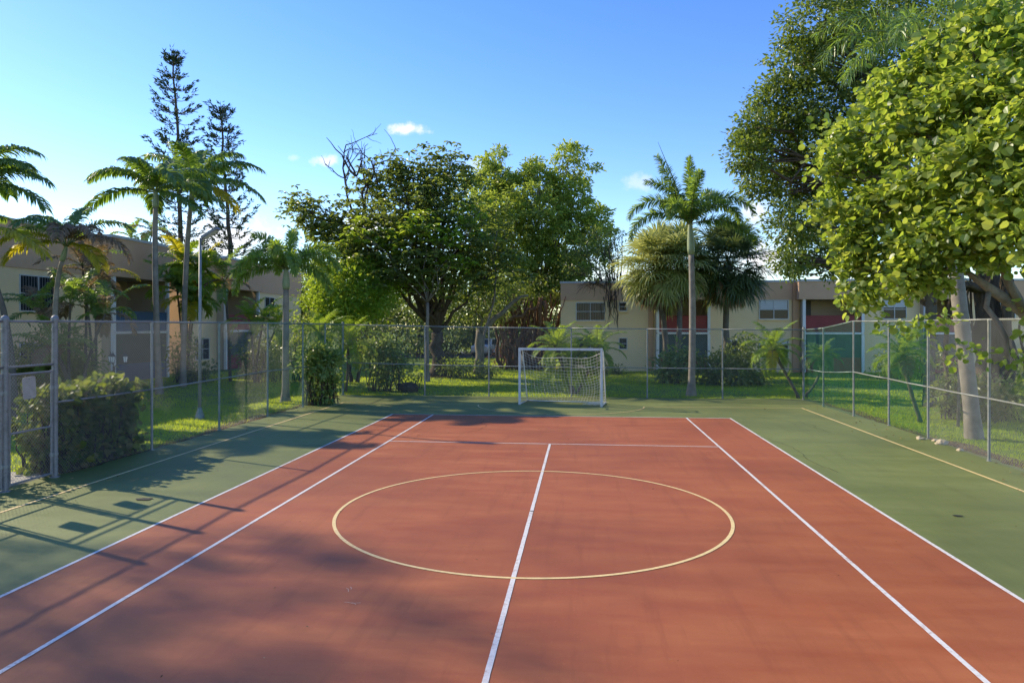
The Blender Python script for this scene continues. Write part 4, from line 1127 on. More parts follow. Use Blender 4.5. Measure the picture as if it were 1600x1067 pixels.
robellini('triple stemmed young date palm right behind the goal net', [(c, pt(888,598,Zc), pt(870,545,Zc)), (c+np.array([.1,0,0]), pt(893,590,Zc), pt(893,570,Zc)), (c+np.array([.2,.1,0]), pt(912,600,Zc), pt(932,548,Zc))], 54, ln=1.6)
c = g(520, 611)+np.array([0,.2,0]); Zc = 31.5
robellini('lime green date palm clump behind the far left fence corner', [(gnd(505,Zc), pt(503,580,Zc), pt(500,525,Zc)), (gnd(540,Zc+.4), pt(543,590,Zc), pt(546,540,Zc))], 55, ln=1.75)
G3 = 'cabbage palms before the back block'
fan_palm('cabbage_palm', 'sunlit cabbage palm with a thick golden skirt of fans left of the tall plumed palm', gnd(1042, 41), pt(1030, 418, 41), .17, M['L_fan'], 61, 90, 1.55, 1.45, 44, G3, el_lo=-62)
fan_palm('cabbage_palm', 'cabbage palm with a slim trunk merging into the sunlit skirted one', gnd(1058, 39.5), pt(1064, 412, 40.5), .15, M['L_fan'], 62, 70, 1.25, 1.4, 26, G3, el_lo=-60)
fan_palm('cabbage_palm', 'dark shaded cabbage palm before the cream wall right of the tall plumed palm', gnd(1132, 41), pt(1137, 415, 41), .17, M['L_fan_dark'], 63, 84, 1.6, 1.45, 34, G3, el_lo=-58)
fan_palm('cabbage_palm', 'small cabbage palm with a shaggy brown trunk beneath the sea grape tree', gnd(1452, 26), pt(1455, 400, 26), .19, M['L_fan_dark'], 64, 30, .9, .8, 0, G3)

# ------------------------------------------------------------------ cook pines
cook_pine('cook_pine', 'tallest cook pine with a dense bottle brush tip', gnd(288, 62), pt(271, 88, 62), 2.7, 71, gap=.9)
cook_pine('cook_pine', 'shorter cook pine right of the tallest with a sparse leaning top', gnd(372, 62), pt(343, 168, 62), 2.6, 72, gap=.8, tuft=False)

# ------------------------------------------------------------------ big trees
R_ = lambda a: np.array(a)
# central spreading tree with bare branches
Zt = 41.
cl = [C(470,322,Zt,32,700,.6),C(500,345,Zt,34,800,.7),C(545,345,Zt-1,42,1200,.8),C(590,360,Zt-2,50,1700,.8),C(560,395,Zt-2.5,48,1500,.8),C(640,330,Zt-1,50,1600,.8),
      C(610,275,Zt,40,900,.8),C(660,270,Zt,46,1300,.75),C(705,275,Zt,42,1200,.75),C(690,320,Zt-1.5,50,1600,.8),C(650,385,Zt-3,55,1900,.75),C(720,370,Zt-2,50,1700,.8),
      C(700,425,Zt-2,55,1700,.7),C(630,425,Zt-3,50,1500,.6),C(770,420,Zt,50,1500,.8),C(575,300,Zt+1,34,500,.8),C(620,300,Zt+2.5,60,1300,.8),C(690,350,Zt+3.5,80,2600,.8),C(590,380,Zt+3,70,2200,.8),C(520,375,Zt,36,900,.7),C(765,370,Zt+1,50,1500,.8)]
def bare(tb, lb, rng):
    o = pt(570, 330, Zt); 
    def br(p, d, L_, r, lev):
        n = 6; pts = [p]; dd = np.array(d,float)
        for k in range(n):
            dd = unit(dd + rng.normal(size=3)*.22 + np.array([0,0,.06])); pts.append(pts[-1]+dd*L_/n)
        tb.tube(pts, np.linspace(r, r*.45, n+1), 5, cap=False)
        if lev > 0:
            for k in range(4 if lev > 1 else 3):
                i = int(rng.integers(2, n+1)); br(pts[i], unit(dd+rng.normal(size=3)*.65+np.array([0,0,.25])), L_*rng.uniform(.4,.7), r*.5, lev-1)
    br(o, (-.25,-.1,1), 3.2, .09, 2); br(o, (.0,.1,1), 3.0, .08, 2); br(pt(560,335,Zt), (-.8,-.1,.45), 2.3, .08, 2); br(pt(545,300,Zt), (-.35,0,.9), 2.9, .07, 2); br(pt(590,290,Zt),(.15,0,1),2.2,.06,2)
    for (x,y) in ((510,215),(528,228),(575,225)):
        e = pt(x,y,Zt); s0 = pt(555,275,Zt); tb.tube(curve(s0,e,wob=.12,n=7,rng=rng), np.linspace(.07,.015,7), 5, cap=False)
cb = g(683, 588); cb[2] = -.05
broad_tree('spreading_tree', 'dark spreading tree with bare twigs on its top left behind the goal', cb, cl, M['L_dark'], M['bark'], .30, .13, shape='fold', mode='rosette', per=30, tr=.40, fork=2.6, seed=81, extra=bare, spread=.55, group=None)
# bright umbrella leaved shoots in front of it
cl = [C(610,372,37.5,22,260,.6),C(665,352,37.5,24,260,.6),C(690,372,37.5,26,260,.6),C(640,365,37,20,200,.6),C(715,400,37.5,22,200,.7),C(560,365,37.5,22,200,.6),C(735,345,38,22,220,.7)]
broad_tree('umbrella_tree', 'slim tree with pale green umbrella whorls before the dark spreading tree', gnd(668, 37.6), cl, M['L_bright'], M['bark_grey'], .34, .12, shape='fold', mode='rosette', per=30, tr=.10, fork=4.2, seed=82, spread=.5)
# olive tree right of it
Zo = 54.
cl = [C(775,250,Zo,22,420,1.1),C(760,285,Zo,28,600,.9),C(800,290,Zo,34,900,.9),C(828,262,Zo,20,350,.9),C(845,280,Zo-1,32,800,.9),C(890,245,Zo,26,450,.9),C(912,262,Zo,22,400,1.2),C(872,290,Zo,26,600,.8),C(895,310,Zo-1,36,1000,.8),
      C(840,330,Zo-2,50,1600,.8),C(790,335,Zo-2,46,1400,.8),C(745,335,Zo-1,40,1100,.9),C(910,350,Zo-1,36,900,.8),C(935,335,Zo,22,320,.7),C(870,370,Zo-2,50,1600,.8),C(810,385,Zo-1.5,46,1400,.8),C(760,395,Zo+1,50,1400,.8),
      C(840,420,Zo-2,46,1500,.9),C(880,430,Zo-1,40,1100,.8),C(800,440,Zo-1,40,1100,.8),C(830,350,Zo+3,80,2400,.8),C(850,460,Zo-2,32,800,.9)]
cl = [(c, r, int(n*1.55)) for c, r, n in cl] + [C(925,390,Zo-1,36,1300,.9),C(900,425,Zo-2,34,1300,.9),C(940,360,Zo,26,600,.8),C(770,300,Zo+2,40,1400,1.),C(740,300,Zo+1,30,800,1.1)]
broad_tree('olive_green_tree', 'loose yellow green tree right of the dark spreading tree', gnd(838, Zo), cl, M['L_mid'], M['bark_grey'], .30, .14, shape='fold', per=46, spread=.42, tr=.32, fork=4.0, seed=83, hollow=.35)
# slender bare pale stem and limbs before it
m_ = empty('bare_sapling', gnd(752, 41), 'thin pale bare sapling stem against the dark trees', 'tree')
tb = MB(); r_ = np.random.default_rng(5)
tb.tube([pt(752,578,41), pt(757,520,41), pt(772,470,41), pt(775,430,41), pt(770,400,41), pt(777,360,41)], [.08,.07,.06,.05,.04,.02], 6)
for (a, b) in (((775,430),(752,345)),((770,400),(800,350)),((772,415),(735,380)),((774,440),(792,395))):
    tb.tube(curve(pt(*a,41), pt(*b,41), wob=.15, n=7, rng=r_), np.linspace(.03,.006,7), 5)
tb.build('trunk', M['bark_grey'], m_, smooth=True)
# second dark tree trunk + hanging foliage right of the spreading tree
cl = [C(745,440,43,36,1000,.9),C(780,455,44,36,1000,.8),C(730,480,43.5,30,700,.9),C(765,490,45,30,700,.8)]
def limbx(tb, lb, rng):
    tb.tube(curve(pt(752,520,42.5), pt(825,462,42.), lift=.3, wob=.05, n=8, rng=rng), np.linspace(.2,.07,8), 7)
broad_tree('dark_tree', 'gnarled tree with a pale streaked trunk and long low limb left of the goal', g(750, 583)+np.array([0,0,-.05]), cl, M['L_dark'], M['bark_grey'], .22, .09, per=24, tr=.28, fork=2.8, seed=84, extra=limbx)
# banyan-like brown rooted tree
bz = 49.
root = empty('banyan_tree', gnd(805, bz), 'brown tree of many hanging aerial roots behind the goal', 'tree')
tb = MB(); r_ = np.random.default_rng(9)
for k in range(75):
    x = r_.uniform(778, 868); z_ = bz + r_.normal()*.8
    top = pt(x + r_.normal()*14, r_.uniform(455,490), z_); bot = gnd(x*.7+ 815*.3 + r_.normal()*8, z_)
    tb.tube(curve(bot, top, wob=.13, n=8, rng=r_), np.linspace(.09, .03, 8)*r_.uniform(.5,1.6), 5)
for (a, b) in (((785,520),(812,560)),((812,560),(830,505)),((790,505),(840,480)),((850,470),(853,560)),((845,465),(842,560))):
    tb.tube(curve(pt(*a,bz-1.2), pt(*b,bz-1.2), wob=.1, n=7, rng=r_), np.linspace(.17,.11,7), 6)
tb.build('trunk', M['bark_red'], root, smooth=True)
lb = MB()
for c in (C(800,450,bz,45,900,.6),C(850,450,bz,40,800,.6),C(825,470,bz+2,50,900,.6),C(780,485,bz+1,30,500,.6)): clump_leaves(lb, r_, *c, .2, .09, 'kite')
lb.build('crown', M['L_dark'], root)
# bright bushy tree left of centre
cl = [C(520,440,37,34,1300,.8),C(555,450,37,38,1500,.8),C(585,470,37,34,1200,.8),C(530,475,36.5,36,1300,.8),C(570,430,38,30,900,.8),C(600,445,38.5,34,1100,.8),C(500,475,37.5,28,800,.8),C(545,495,37.5,30,800,.6)]
broad_tree('bushy_tree', 'low bright green bushy tree behind the far left fence corner', gnd(552, 37.5), cl, M['L_bright'], M['bark'], .22, .11, shape='fold', per=24, tr=.14, fork=1.6, seed=85, trunks=2)
cl = [C(500,395,44,24,500,.9),C(515,410,44.5,26,600,1),C(480,420,45,26,500,1),C(540,405,45,26,500,1)]
broad_tree('pale_feathery_tree', 'pale greyish green loose tree behind the plumed left palm', gnd(505, 45), cl, M['L_mid'], M['bark_grey'], .16, .05, per=20, tr=.12, fork=3., seed=86)
# grey-brown tree top left of the cabbage palms, with vine covered poles
cl = [C(905,385,48,24,500,1),C(935,380,48,26,600,.9),C(925,410,48,28,600,.8),C(955,395,48,22,350,1.),C(900,415,48,24,400,.9),C(960,375,48,16,200,1.3),C(945,430,47,20,300,.8)]
def polesx(tb, lb, rng):
    for x in (952,958,964,970): tb.tube(curve(gnd(x,47), pt(x-2+rng.normal()*3, 375+rng.uniform(-10,25), 47), wob=.06, n=8, rng=rng), np.linspace(.08,.03,8), 6)
    # vines hanging around the trunk
    for k in range(60):
        x = 955+rng.normal()*9; y = rng.uniform(420,480); a = pt(x,y,46.7+rng.normal()*.2)
        tb.tube(curve(a, a+np.array([rng.normal()*.15,rng.normal()*.1,-rng.uniform(.5,2.2)]), wob=.05, n=5, rng=rng), np.linspace(.03,.008,5), 4, cap=False)
    for k in range(70):
        c0 = pt(930,445,46.8); a = rng.random()*6.28; e = c0 + np.array([math.cos(a)*1.3, math.sin(a)*.6, rng.uniform(-.9,.3)])
        tb.tube(curve(c0, e, lift=.25, wob=.08, n=6, rng=rng), np.linspace(.02,.006,6), 4, cap=False)
broad_tree('vine_covered_tree', 'dark scraggly tree with hanging brown vines before the back block left end', gnd(960, 47), cl, M['L_dark'], M['bark'], .2, .085, per=20, tr=.22, fork=4.2, seed=87, extra=polesx)
# backdrop trees far behind, seen through the gaps
G4 = 'trees far behind the parking lot'
for k, (px, Z, py, r, lab) in enumerate(((560,72,470,70,'far dark tree filling the gap right of the left blocks'),(655,74,478,75,'far dark tree behind the leaning trunk of the spreading tree'),(742,76,470,75,'far dark tree above the parked white car'),(830,74,474,75,'far dark tree behind the aerial roots'),(470,78,460,60,'far tree behind the brown balcony block'))):
    cl = [C(px+dx, py+dy, Z+dzz, r*.6, 1100, .8) for dx,dy,dzz in ((-.5*r,0,0),(.5*r,.1*r,0),(0,-.35*r,1),(-.1*r,.45*r,-1),(.45*r,-.4*r,1),(-.5*r,-.4*r,1),(-.45*r,.6*r,0),(.4*r,.6*r,0),(0,.75*r,1))]
    broad_tree('far_tree', lab, gnd(px, Z), cl, M['L_dark'], M['bark'], .42, .2, group=G4, per=22, tr=.3, fork=2, seed=90+k, twigs=False)

# big dark ficus upper right
Zf = 26.
cl = []
for (x,y,r,n) in ((1290,30,62,2600),(1370,20,70,2800),(1250,95,52,2000),(1330,95,65,2600),(1210,160,46,1800),(1275,165,55,2300),(1180,200,36,1200),(1170,245,30,900),(1215,235,48,2000),(1280,240,50,1900),(1190,285,32,900),(1235,300,40,1300),
                  (1240,355,40,1400),(1290,330,45,1500),(1265,395,38,1200),(1235,410,26,700),(1300,410,36,1000),(1440,30,75,2600),(1520,20,70,2200),(1400,130,70,1800),(1340,200,60,1300),(1590,40,70,1600),(1500,120,70,1300)):
    cl.append(C(x, y, Zf+RNG.normal()*1.2, r, int(n*1.6), .85))
fb_ = gnd(1545, Zf)
def roots(tb, lb, rng):
    for k in range(22):
        q = fb_ + np.array([rng.normal()*.5, rng.normal()*.4, 0])
        tb.tube(curve(q, q+np.array([rng.normal()*.3, rng.normal()*.2, rng.uniform(4,6.5)]), wob=.08, n=8, rng=rng), np.linspace(.10,.04,8)*rng.uniform(.5,1.5), 6)
broad_tree('ficus_tree', 'huge dark fig tree with small leaves towering at the upper right', fb_, cl, M['L_ficus'], M['bark'], .155, .085, per=30, tr=.45, fork=5.2, seed=101, shape='kite', extra=roots, hollow=.45)

# sea grape: big round leaves
cl = []
for (x,y,Z,r,n) in ((1290,235,15.5,20,80),(1318,215,15.5,24,110),(1360,190,15.2,30,150),(1350,255,15,34,210),(1290,270,15.3,22,110),(1300,320,15.3,26,150),(1320,365,15,28,170),(1370,320,14.5,42,300),(1375,135,14.8,24,110),(1415,125,14.5,32,170),(1410,200,14,46,300),(1325,405,15,22,110),(1350,440,15,24,120),(1315,462,15.2,16,40),(1340,470,15,16,50),
                    (1385,395,14.3,40,270),(1450,85,14,36,200),(1475,160,13.3,48,300),(1450,280,13.5,54,380),(1440,370,13.6,46,300),(1520,55,13.3,40,220),(1540,140,12.8,56,330),(1525,240,12.6,62,420),(1515,340,12.8,54,340),(1405,440,14,26,130),(1455,432,13.8,22,90),(1500,395,13.5,24,110),
                    (1600,70,12.5,60,300),(1610,170,11.8,66,340),(1600,280,11.8,66,360),(1585,350,12.3,50,260),(1560,400,12.8,20,60),(1670,120,12,80,260),(1670,260,11.6,85,280),(1660,360,12,66,220),(1550,15,13.2,34,120),(1480,220,15.5,60,320),(1540,300,15.3,66,340),(1410,290,15.8,50,260),(1600,200,14.5,80,330),
                    (1425,505,15.3,16,30),(1395,505,15,12,16),(1460,500,15,12,14),(1500,548,15.2,16,22),(1590,560,14,20,30),(1620,500,13,40,80)):
    x += 8
    cl.append((pt(x, y, Z), np.array([r*Z/F, r*Z/F*1.25, r*Z/F*.82]), int(n*2.0)))
    # leafy shoots that break the outline
    if n > 100:
        for k in range(3):
            a = RNG.random()*6.283; q = r*RNG.uniform(1.05,1.35)
            cl.append((pt(x+q*math.cos(a), y-q*math.sin(a)*.9, Z+RNG.normal()*.4), np.array([.16,.16,.13])*RNG.uniform(.7,1.3), int(RNG.uniform(14,26))))
sgb = np.array([10.9, 3.2, -.03])
def sgbr(tb, lb, rng):
    p1 = pt(1512,426,13.5); 
    tb.tube([sgb+np.array([0,0,1.0]), pt(1640,520,13.6), pt(1590,480,13.6), pt(1545,450,13.5), p1], [.15,.14,.12,.09,.05], 8)
    tb.tube([pt(1545,455,13.5), pt(1541,480,13.4), pt(1560,505,13.4), pt(1572,530,13.3), pt(1574,560,13.3)], [.05,.05,.05,.045,.03], 7)
    tb.tube([pt(1600,485,13.5), pt(1575,440,13.4), pt(1555,380,13.2)], [.10,.08,.05], 7)
broad_tree('sea_grape_tree', 'bright sea grape tree with big round leaves overhanging the right fence', sgb, cl, M['L_grape'], M['bark_grey'], .135, .135, per=9, tr=.20, fork=1.6, seed=102, shape='round', hollow=.2, extra=sgbr, spread=.30, limb=.3, forkpt=pt(1575,330,13.3), minlimb=170)

# trees standing left of the frame; they dapple the near court
G5 = 'tall trees beyond the left blocks'
r_ = np.random.default_rng(55)
for k, (kk, lab, tg) in enumerate(((5.2,'tall airy tree left of the near block, nearer of the two',[(-7.6,-4.6,1.0),(-6.4,-3.4,.8),(-6.2,-5.6,1.1),(-5.0,-4.4,.9),(-7.2,-7.2,1.2),(-5.2,-7.0,1.1),(-4.6,-3.1,.7),(-3.9,-5.6,.8),(-8.4,-3.2,.6),(-4.0,-7.6,1.0)]),
                               (6.0,'tall airy tree left of the near block, farther of the two',[(-3.4,-3.6,.9),(-2.4,-5.2,1.1),(-3.2,-6.8,1.0),(-1.5,-3.2,.8),(-1.2,-6.3,1.1),(-2.4,-2.4,.6),(-.4,-4.9,.7),(-2.2,-8.2,1.2),(-.6,-7.8,1.0),(-3.9,-1.7,.5)]))):
    cl = []
    for gx_, gy_, rr in tg:
        q = kk + r_.normal()*.25
        cl.append((np.array([gx_-4.8*q, gy_+2.07*q, 3.09*q]), np.array([rr*1.05, rr*1.05, rr*.8]), int(720*rr*rr)))
    m0 = np.mean([c[0] for c in cl], 0)
    broad_tree('shade_tree', lab, (m0[0]+.4, m0[1], -.05), cl, M['L_ficus'], M['bark'], .15, .08, group=G5, per=22, tr=.26, fork=3.09*kk-4.2, seed=110+k, twigs=False, limb=.22)

# ------------------------------------------------------------------ hedges and bushes
GB = 'clipped hedges and bushes along the fence'
hc = []
r_ = np.random.default_rng(77)
for y in np.arange(1.95, 4.75, .36):
    for z in (.30,.70,1.10,1.46):
        for x in (-9.82,-10.2):
            hc.append((np.array([x+r_.normal()*.03, y+r_.normal()*.04, z+r_.normal()*.03]), np.array([.25,.25,.27])*r_.uniform(.9,1.1), 95 if x > -10 else 60))
bush('hedge', 'square clipped hedge pressed against the left fence beside the gate', (-10.05,3.5,-.02), hc, M['L_hedge'], .135, .12, GB, 121, 'round', per=12, stems=2, hollow=.4, spread=.16)
hc = [(np.array([-10.9,1.0,1.15]), np.array([.4,.7,.4]), 300), (np.array([-11.1,.6,.7]), np.array([.5,.8,.5]), 260), (np.array([-11.8,1.2,.8]), np.array([.6,.7,.6]), 240), (np.array([-12.4,-.4,.7]), np.array([.5,.8,.6]), 240)]
bush('bush', 'leafy bush behind the closed gate with sunlit top', (-11.3,.6,-.02), hc, M['L_hedge'], .13, .11, GB, 122, 'round', per=12, stems=3)
def pbush(label, px, pyb, items, lm, L, W, seed, Z=None, off=.35, **k):
    b = g(px, pyb) if Z is None else gnd(px, Z)
    Zb = depth(b)
    cl = [C(x, y, Zb+dz_, r, n, fl) for x,y,r,n,dz_,fl in items]
    return bush('bush', label, b, cl, lm, L, W, GB, seed, **k)
pbush('flowering column shaped bush against the left fence near the far corner', 497, 632, [(490,552,20,420,0,.8),(510,556,20,420,.2,.8),(498,578,22,460,0,.9),(505,602,20,400,.2,.9),(500,620,16,240,0,.7),(480,570,14,200,-.2,1),(523,560,14,200,.3,.9)], M['L_varieg'], .15, .11, 123, shape='fold')
pbush('pale topped leafy bush outside the back fence left end', 597, 611, [(585,545,22,420,.6,.7),(608,543,22,420,.6,.7),(622,560,18,300,.6,.8),(592,568,22,380,.6,.8),(610,580,20,300,.6,.8),(600,595,12,110,.6,.9)], M['L_varieg'], .17, .12, 124, shape='fold')
pbush('pale variegated shrub at the foot of the sunlit cabbage palm', 1055, 598, [(1060,555,24,420,0,.7),(1045,570,24,400,0,.8),(1075,572,24,400,0,.8),(1055,585,26,380,-.3,.6),(1035,580,16,200,0,.7)], M['L_varieg'], .2, .13, 125, shape='fold')
pbush('large dark rounded bush before the back block', 1145, 601, [(1120,570,28,620,0,.8),(1150,555,30,700,.3,.8),(1172,580,24,520,0,.7),(1140,588,30,560,-.3,.5),(1110,590,22,380,-.2,.6),(1165,540,18,300,.4,1),(1185,590,14,220,0,.7)], M['L_dark'], .2, .1, 126, shape='fold')
pbush('dark shrub with bare stems behind the smooth grey palm trunk', 1555, 655, [(1490,620,26,380,0,.8),(1540,610,30,520,0,.8),(1575,620,26,420,0,.8),(1520,640,28,400,-.3,.6),(1560,645,26,360,-.3,.5),(1485,590,18,200,.2,1.2)], M['L_dark'], .18, .075, 127, shape='fold')
pbush('dark low bush at the foot of the pale streaked trunk', 735, 590, [(720,575,22,420,0,.6),(750,578,22,420,0,.6),(705,570,16,260,0,.7),(765,580,12,200,0,.7)], M['L_dark'], .18, .09, 128)
pbush('big dark shrub against the near left wall under the window', 120, 612, [(60,560,34,700,0,.9),(95,545,36,800,0,.9),(125,570,32,700,-.3,.8),(40,590,28,500,0,.8),(90,590,32,600,-.3,.7)], M['L_dark'], .22, .08, 129, Z=28.5, shape='fold')
pbush('dark green shrub wall before the brown balcony block', 415, 598, [(395,545,26,620,0,1.),(420,555,26,620,0,1),(400,575,24,520,-.3,.8),(428,580,22,480,-.3,.8),(440,545,20,380,.5,1.2)], M['L_dark'], .2, .1, 130, Z=38)
pbush('low tangle of leaves behind the plumed left palm', 470, 590, [(470,505,22,400,0,.8),(485,520,22,400,0,.9),(468,535,20,350,0,.9),(480,560,22,350,0,.7)], M['L_mid'], .18, .08, 131, Z=38)
pbush('shaded bush between the lamp post and the blue balcony block', 300, 600, [(283,575,20,420,0,.8),(300,585,18,340,0,.7),(318,580,16,280,0,.7),(280,540,16,260,.2,1.2),(296,545,18,300,.2,1.1)], M['L_dark'], .2, .09, 132, Z=37)
pbush('bush growing under the dark red right balcony', 1420, 590, [(1400,560,24,420,0,.8),(1440,565,26,460,0,.8),(1470,560,24,400,0,.8),(1375,575,18,260,0,.7)], M['L_dark'], .2, .09, 133, Z=40)
pbush('far sunlit hedge at the right edge of the lawn', 1590, 600, [(1580,575,22,360,0,.7),(1610,580,24,360,0,.7),(1640,575,24,300,0,.7)], M['L_mid'], .2, .09, 134, Z=36)
pbush('red brown bromeliad bed left of the goal', 805, 570, [(790,558,14,200,0,.5),(810,556,16,240,0,.5),(830,560,14,200,0,.5)], M['L_redplant'], .4, .06, 135, Z=51)
pbush('low dark shrubs below the back block small windows', 960, 585, [(945,575,14,240,0,.6),(965,578,12,200,0,.6),(925,578,14,220,0,.5)], M['L_dark'], .2, .08, 136, Z=44)
pbush('young green plant between the rock and the bush by the back fence', 640, 606, [(645,590,10,70,0,.7),(655,582,9,60,0,.7),(632,585,9,60,0,.8)], M['L_bright'], .13, .07, 137, shape='fold')

pbush('dense dark thicket far behind the leaning trunk of the spreading tree', 620, 560, [(545,515,34,700,0,.9),(600,510,36,800,0,.9),(655,515,36,800,0,.9),(575,480,34,600,1,.8),(630,480,34,600,1,.8)], M['L_dark'], .26, .13, 138, Z=62)
pbush('dense dark thicket far behind the aerial roots beside the white car', 800, 560, [(705,512,34,700,0,.9),(800,500,34,700,1,.8),(855,505,36,800,0,.9),(700,480,34,600,1,.8),(760,478,34,600,1,.8),(830,475,34,600,1,.8)], M['L_dark'], .26, .13, 139, Z=66)
# rocks
def rock(name, label, c, r, mat, seed, group=None):
    rng = np.random.default_rng(seed)
    nu, nv = 18, 11
    v = []
    for j_ in range(nv):
        for i_ in range(nu):
            th = math.pi*j_/(nv-1); ph = 2*math.pi*i_/nu
            v.append((math.sin(th)*math.cos(ph), math.sin(th)*math.sin(ph), math.cos(th)))
    v = np.array(v); k = 1 + .28*fbm3(v*1.8, seed) + .1*fbm3(v*5, seed+1)
    v = v*k[:,None]*np.array(r) + np.array([0,0,r[2]*.55])
    m = MB(); f = [(j_*nu+i_, (j_+1)*nu+i_, (j_+1)*nu+(i_+1)%nu, j_*nu+(i_+1)%nu) for j_ in range(nv-1) for i_ in range(nu)]
    m.add(v, f); o = m.build(name, mat, smooth=True); o.location = c; ORG[o.name] = np.array(c)
    return tag(o, label, 'rock', group)
rock('rock', 'dark rounded boulder outside the back fence by the left corner', g(636,612)+np.array([0,.35,-.03]), (.46,.3,.26), M['rock'], 5)
for k,(px,py,s_,lab) in enumerate(((1438,686,.10,'small pale stone beside the fence post, first from the far end'),(1462,689,.09,'small flat pale stone between two others at the right fence'),(1471,694,.14,'largest pale stone at the foot of the right fence'),(1500,704,.08,'small pale stone nearest the last post of the right fence'))):
    c = g(px,py); rock('rock', lab, c+np.array([0,0,-.02]), (s_,s_*.8,s_*.6), M['rock_pale'], 20+k, 'stones along the right fence')

# ------------------------------------------------------------------ lamp post, poles, lanterns, car, signs
lb_ = g(312,653); Zl = depth(lb_)
lp_ = empty('street_lamp', lb_, 'grey lamp post with a slanted flat head behind the left fence', 'street lamp')
m = MB(); m.tube([lb_, pt(313,372,Zl)], [.055,.042], 10); m.build('pole', M['galv'], lp_, smooth=True)
m = MB(); m.tube_v(lb_, [(.15,-.05),(.14,.05),(.09,.22),(.06,.34)], 10); m.build('base', M['post_green'], lp_)
m = MB(); m.tube([pt(313,385,Zl), pt(316,372,Zl)+np.array([.03,0,0]), pt(322,366,Zl)], [.03,.03,.028], 8); m.build('arm', M['galv_dark'], lp_, smooth=True)
a, b = pt(317,372,Zl), pt(341,357,Zl); ax = (b-a)/2; n_ = unit(np.cross(ax, np.array([0,1.,0])))
m = MB(); m.obox((a+b)/2, ax, np.array([0,.13,0]), n_*.05); h = m.build('lamp_head', M['galv_dark'], lp_, bevel=.02)
m = MB(); m.obox((a+b)/2 - n_*np.sign(n_[2])*.053, ax*.8, np.array([0,.1,0]), n_*.006); m.build('lens', M['lamp_glass'], h)
# thin pole beside the grey palm trunk
pb = g(1497,666); Zp = depth(pb)
m = MB(); m.tube([pb-np.array([0,0,.1]), pt(1499,560,Zp), pt(1494,445,Zp)], [.045,.04,.03], 8); o = m.build_at('pole', M['bark_grey'], pb, smooth=True)
tag(o, 'thin weathered pole standing beside the smooth grey palm trunk', 'pole')
# coach lanterns on a garden post
pb = gnd(178, 24.5); Zp = 24.5
lan = empty('garden_lamp', pb, 'black garden lamp post carrying three frosted lanterns over the hedge', 'garden lamp')
m = MB(); m.tube([pb, pt(178,572,Zp)], [.05,.04], 10); m.tube_v(pb, [(.11,-.02),(.1,.1),(.06,.16)], 10); m.build('pole', M['black_metal'], lan)
ab = MB(); hub = pt(178,574,Zp)
for (x, dy) in ((170,0.1),(180,-.12),(196,0)):
    e = pt(x,566,Zp)+np.array([0,dy,0])
    ab.tube(curve(hub, e, lift=.05, n=6), .013, 6)
    l = MB(); l.tube_v(e, [(.05,0),(.085,.2)], 6); lo = l.build('lantern', M['lamp_glass'], lan)
    t_ = MB(); t_.tube_v(e+np.array([0,0,.2]), [(.11,.0),(.05,.07),(.012,.13),(.012,.17)], 6); t_.build('cap', M['black_metal'], lo)
    fr = MB()
    for k in range(6):
        an = k*math.pi/3; d_ = np.array([math.cos(an), math.sin(an), 0]); fr.tube([e+d_*.052, e+d_*.087+np.array([0,0,.2])], .007, 4)
    fr.tube_v(e, [(.06,-.02),(.055,.01)], 6); fr.build('cage', M['black_metal'], lo)
ab.build('arm', M['black_metal'], lan, smooth=True)

def car(name, label, c, rz, paint, Lc=4.5, Wc=1.8, Hc=1.65):
    root = bpy.data.objects.new(name, None); COL.objects.link(root); root['label'] = label; root['category'] = 'car'
    ORG[root.name] = np.zeros(3)
    prof = [(-2.2,.35),(-2.25,.75),(-2.15,.98),(-1.2,1.06),(-.55,Hc-.06),(-.2,Hc),(1.5,Hc-.02),(2.0,1.12),(2.2,1.0),(2.24,.4),(1.9,.28),(-1.9,.28)]
    m = MB(); n = len(prof); hw = Wc/2
    ins = [.0 if z < 1.1 else .16 for _, z in prof]
    v = [(x,-hw+i_,z) for (x,z),i_ in zip(prof,ins)] + [(x,hw-i_,z) for (x,z),i_ in zip(prof,ins)]
    m.add(v, [(k,(k+1)%n,n+(k+1)%n,n+k) for k in range(n)]); m.f.setdefault(n,[]).append(np.array([np.arange(n)[::-1], np.arange(n)+n]))
    m.build('body', paint, root, bevel=.05)
    gl = MB(); gl.add([(-1.13,-.66,1.1),(-1.13,.66,1.1),(-.6,.6,1.56),(-.6,-.6,1.56)], [(0,1,2,3)]); gl.v[-1] = gl.v[-1] + np.array([-.03,0,.012])
    gl.build('windscreen', M['glass'], root)
    for s_ in (-1,1):
        w = MB(); w.add([(-.95,s_*(hw+.006-.02),1.1),(1.75,s_*(hw+.006-.02),1.1),(1.5,s_*(hw-.15),1.56),(-.5,s_*(hw-.15),1.56)], [(0,1,2,3)]); w.build('side_window', M['glass'], root)
        l = MB(); l.box(-2.27,-2.17,s_*.62-.16,s_*.62+.16,.72,.88); l.build('headlight', M['lamp_glass'], root, bevel=.02)
        for x in (-1.4,1.4):
            t_ = MB(); t_.tube([(x,s_*(hw-.2),.33),(x,s_*(hw+.01),.33)], .33, 20); wo = t_.build('wheel', M['rubber'], root, smooth=False)
            r2 = MB(); r2.tube([(x,s_*(hw-.02),.33),(x,s_*(hw+.02),.33)], .2, 14); r2.build('rim', M['galv'], wo)
    b = MB(); b.box(-2.31,-2.2,-.8,.8,.36,.56); b.build('bumper', M['frame'], root, bevel=.03)
    gr_ = MB(); gr_.box(-2.265,-2.2,-.42,.42,.62,.86); gr_.build('grille', M['black_metal'], root)
    root.location = c; root.rotation_euler = (0,0,rz)
    return root
car('parked_car', 'white car parked on the lot beyond the trees', pt(759,CY,72)*np.array([1,1,0]), math.radians(82), M['car_white'])
sb = gnd(780, 57)
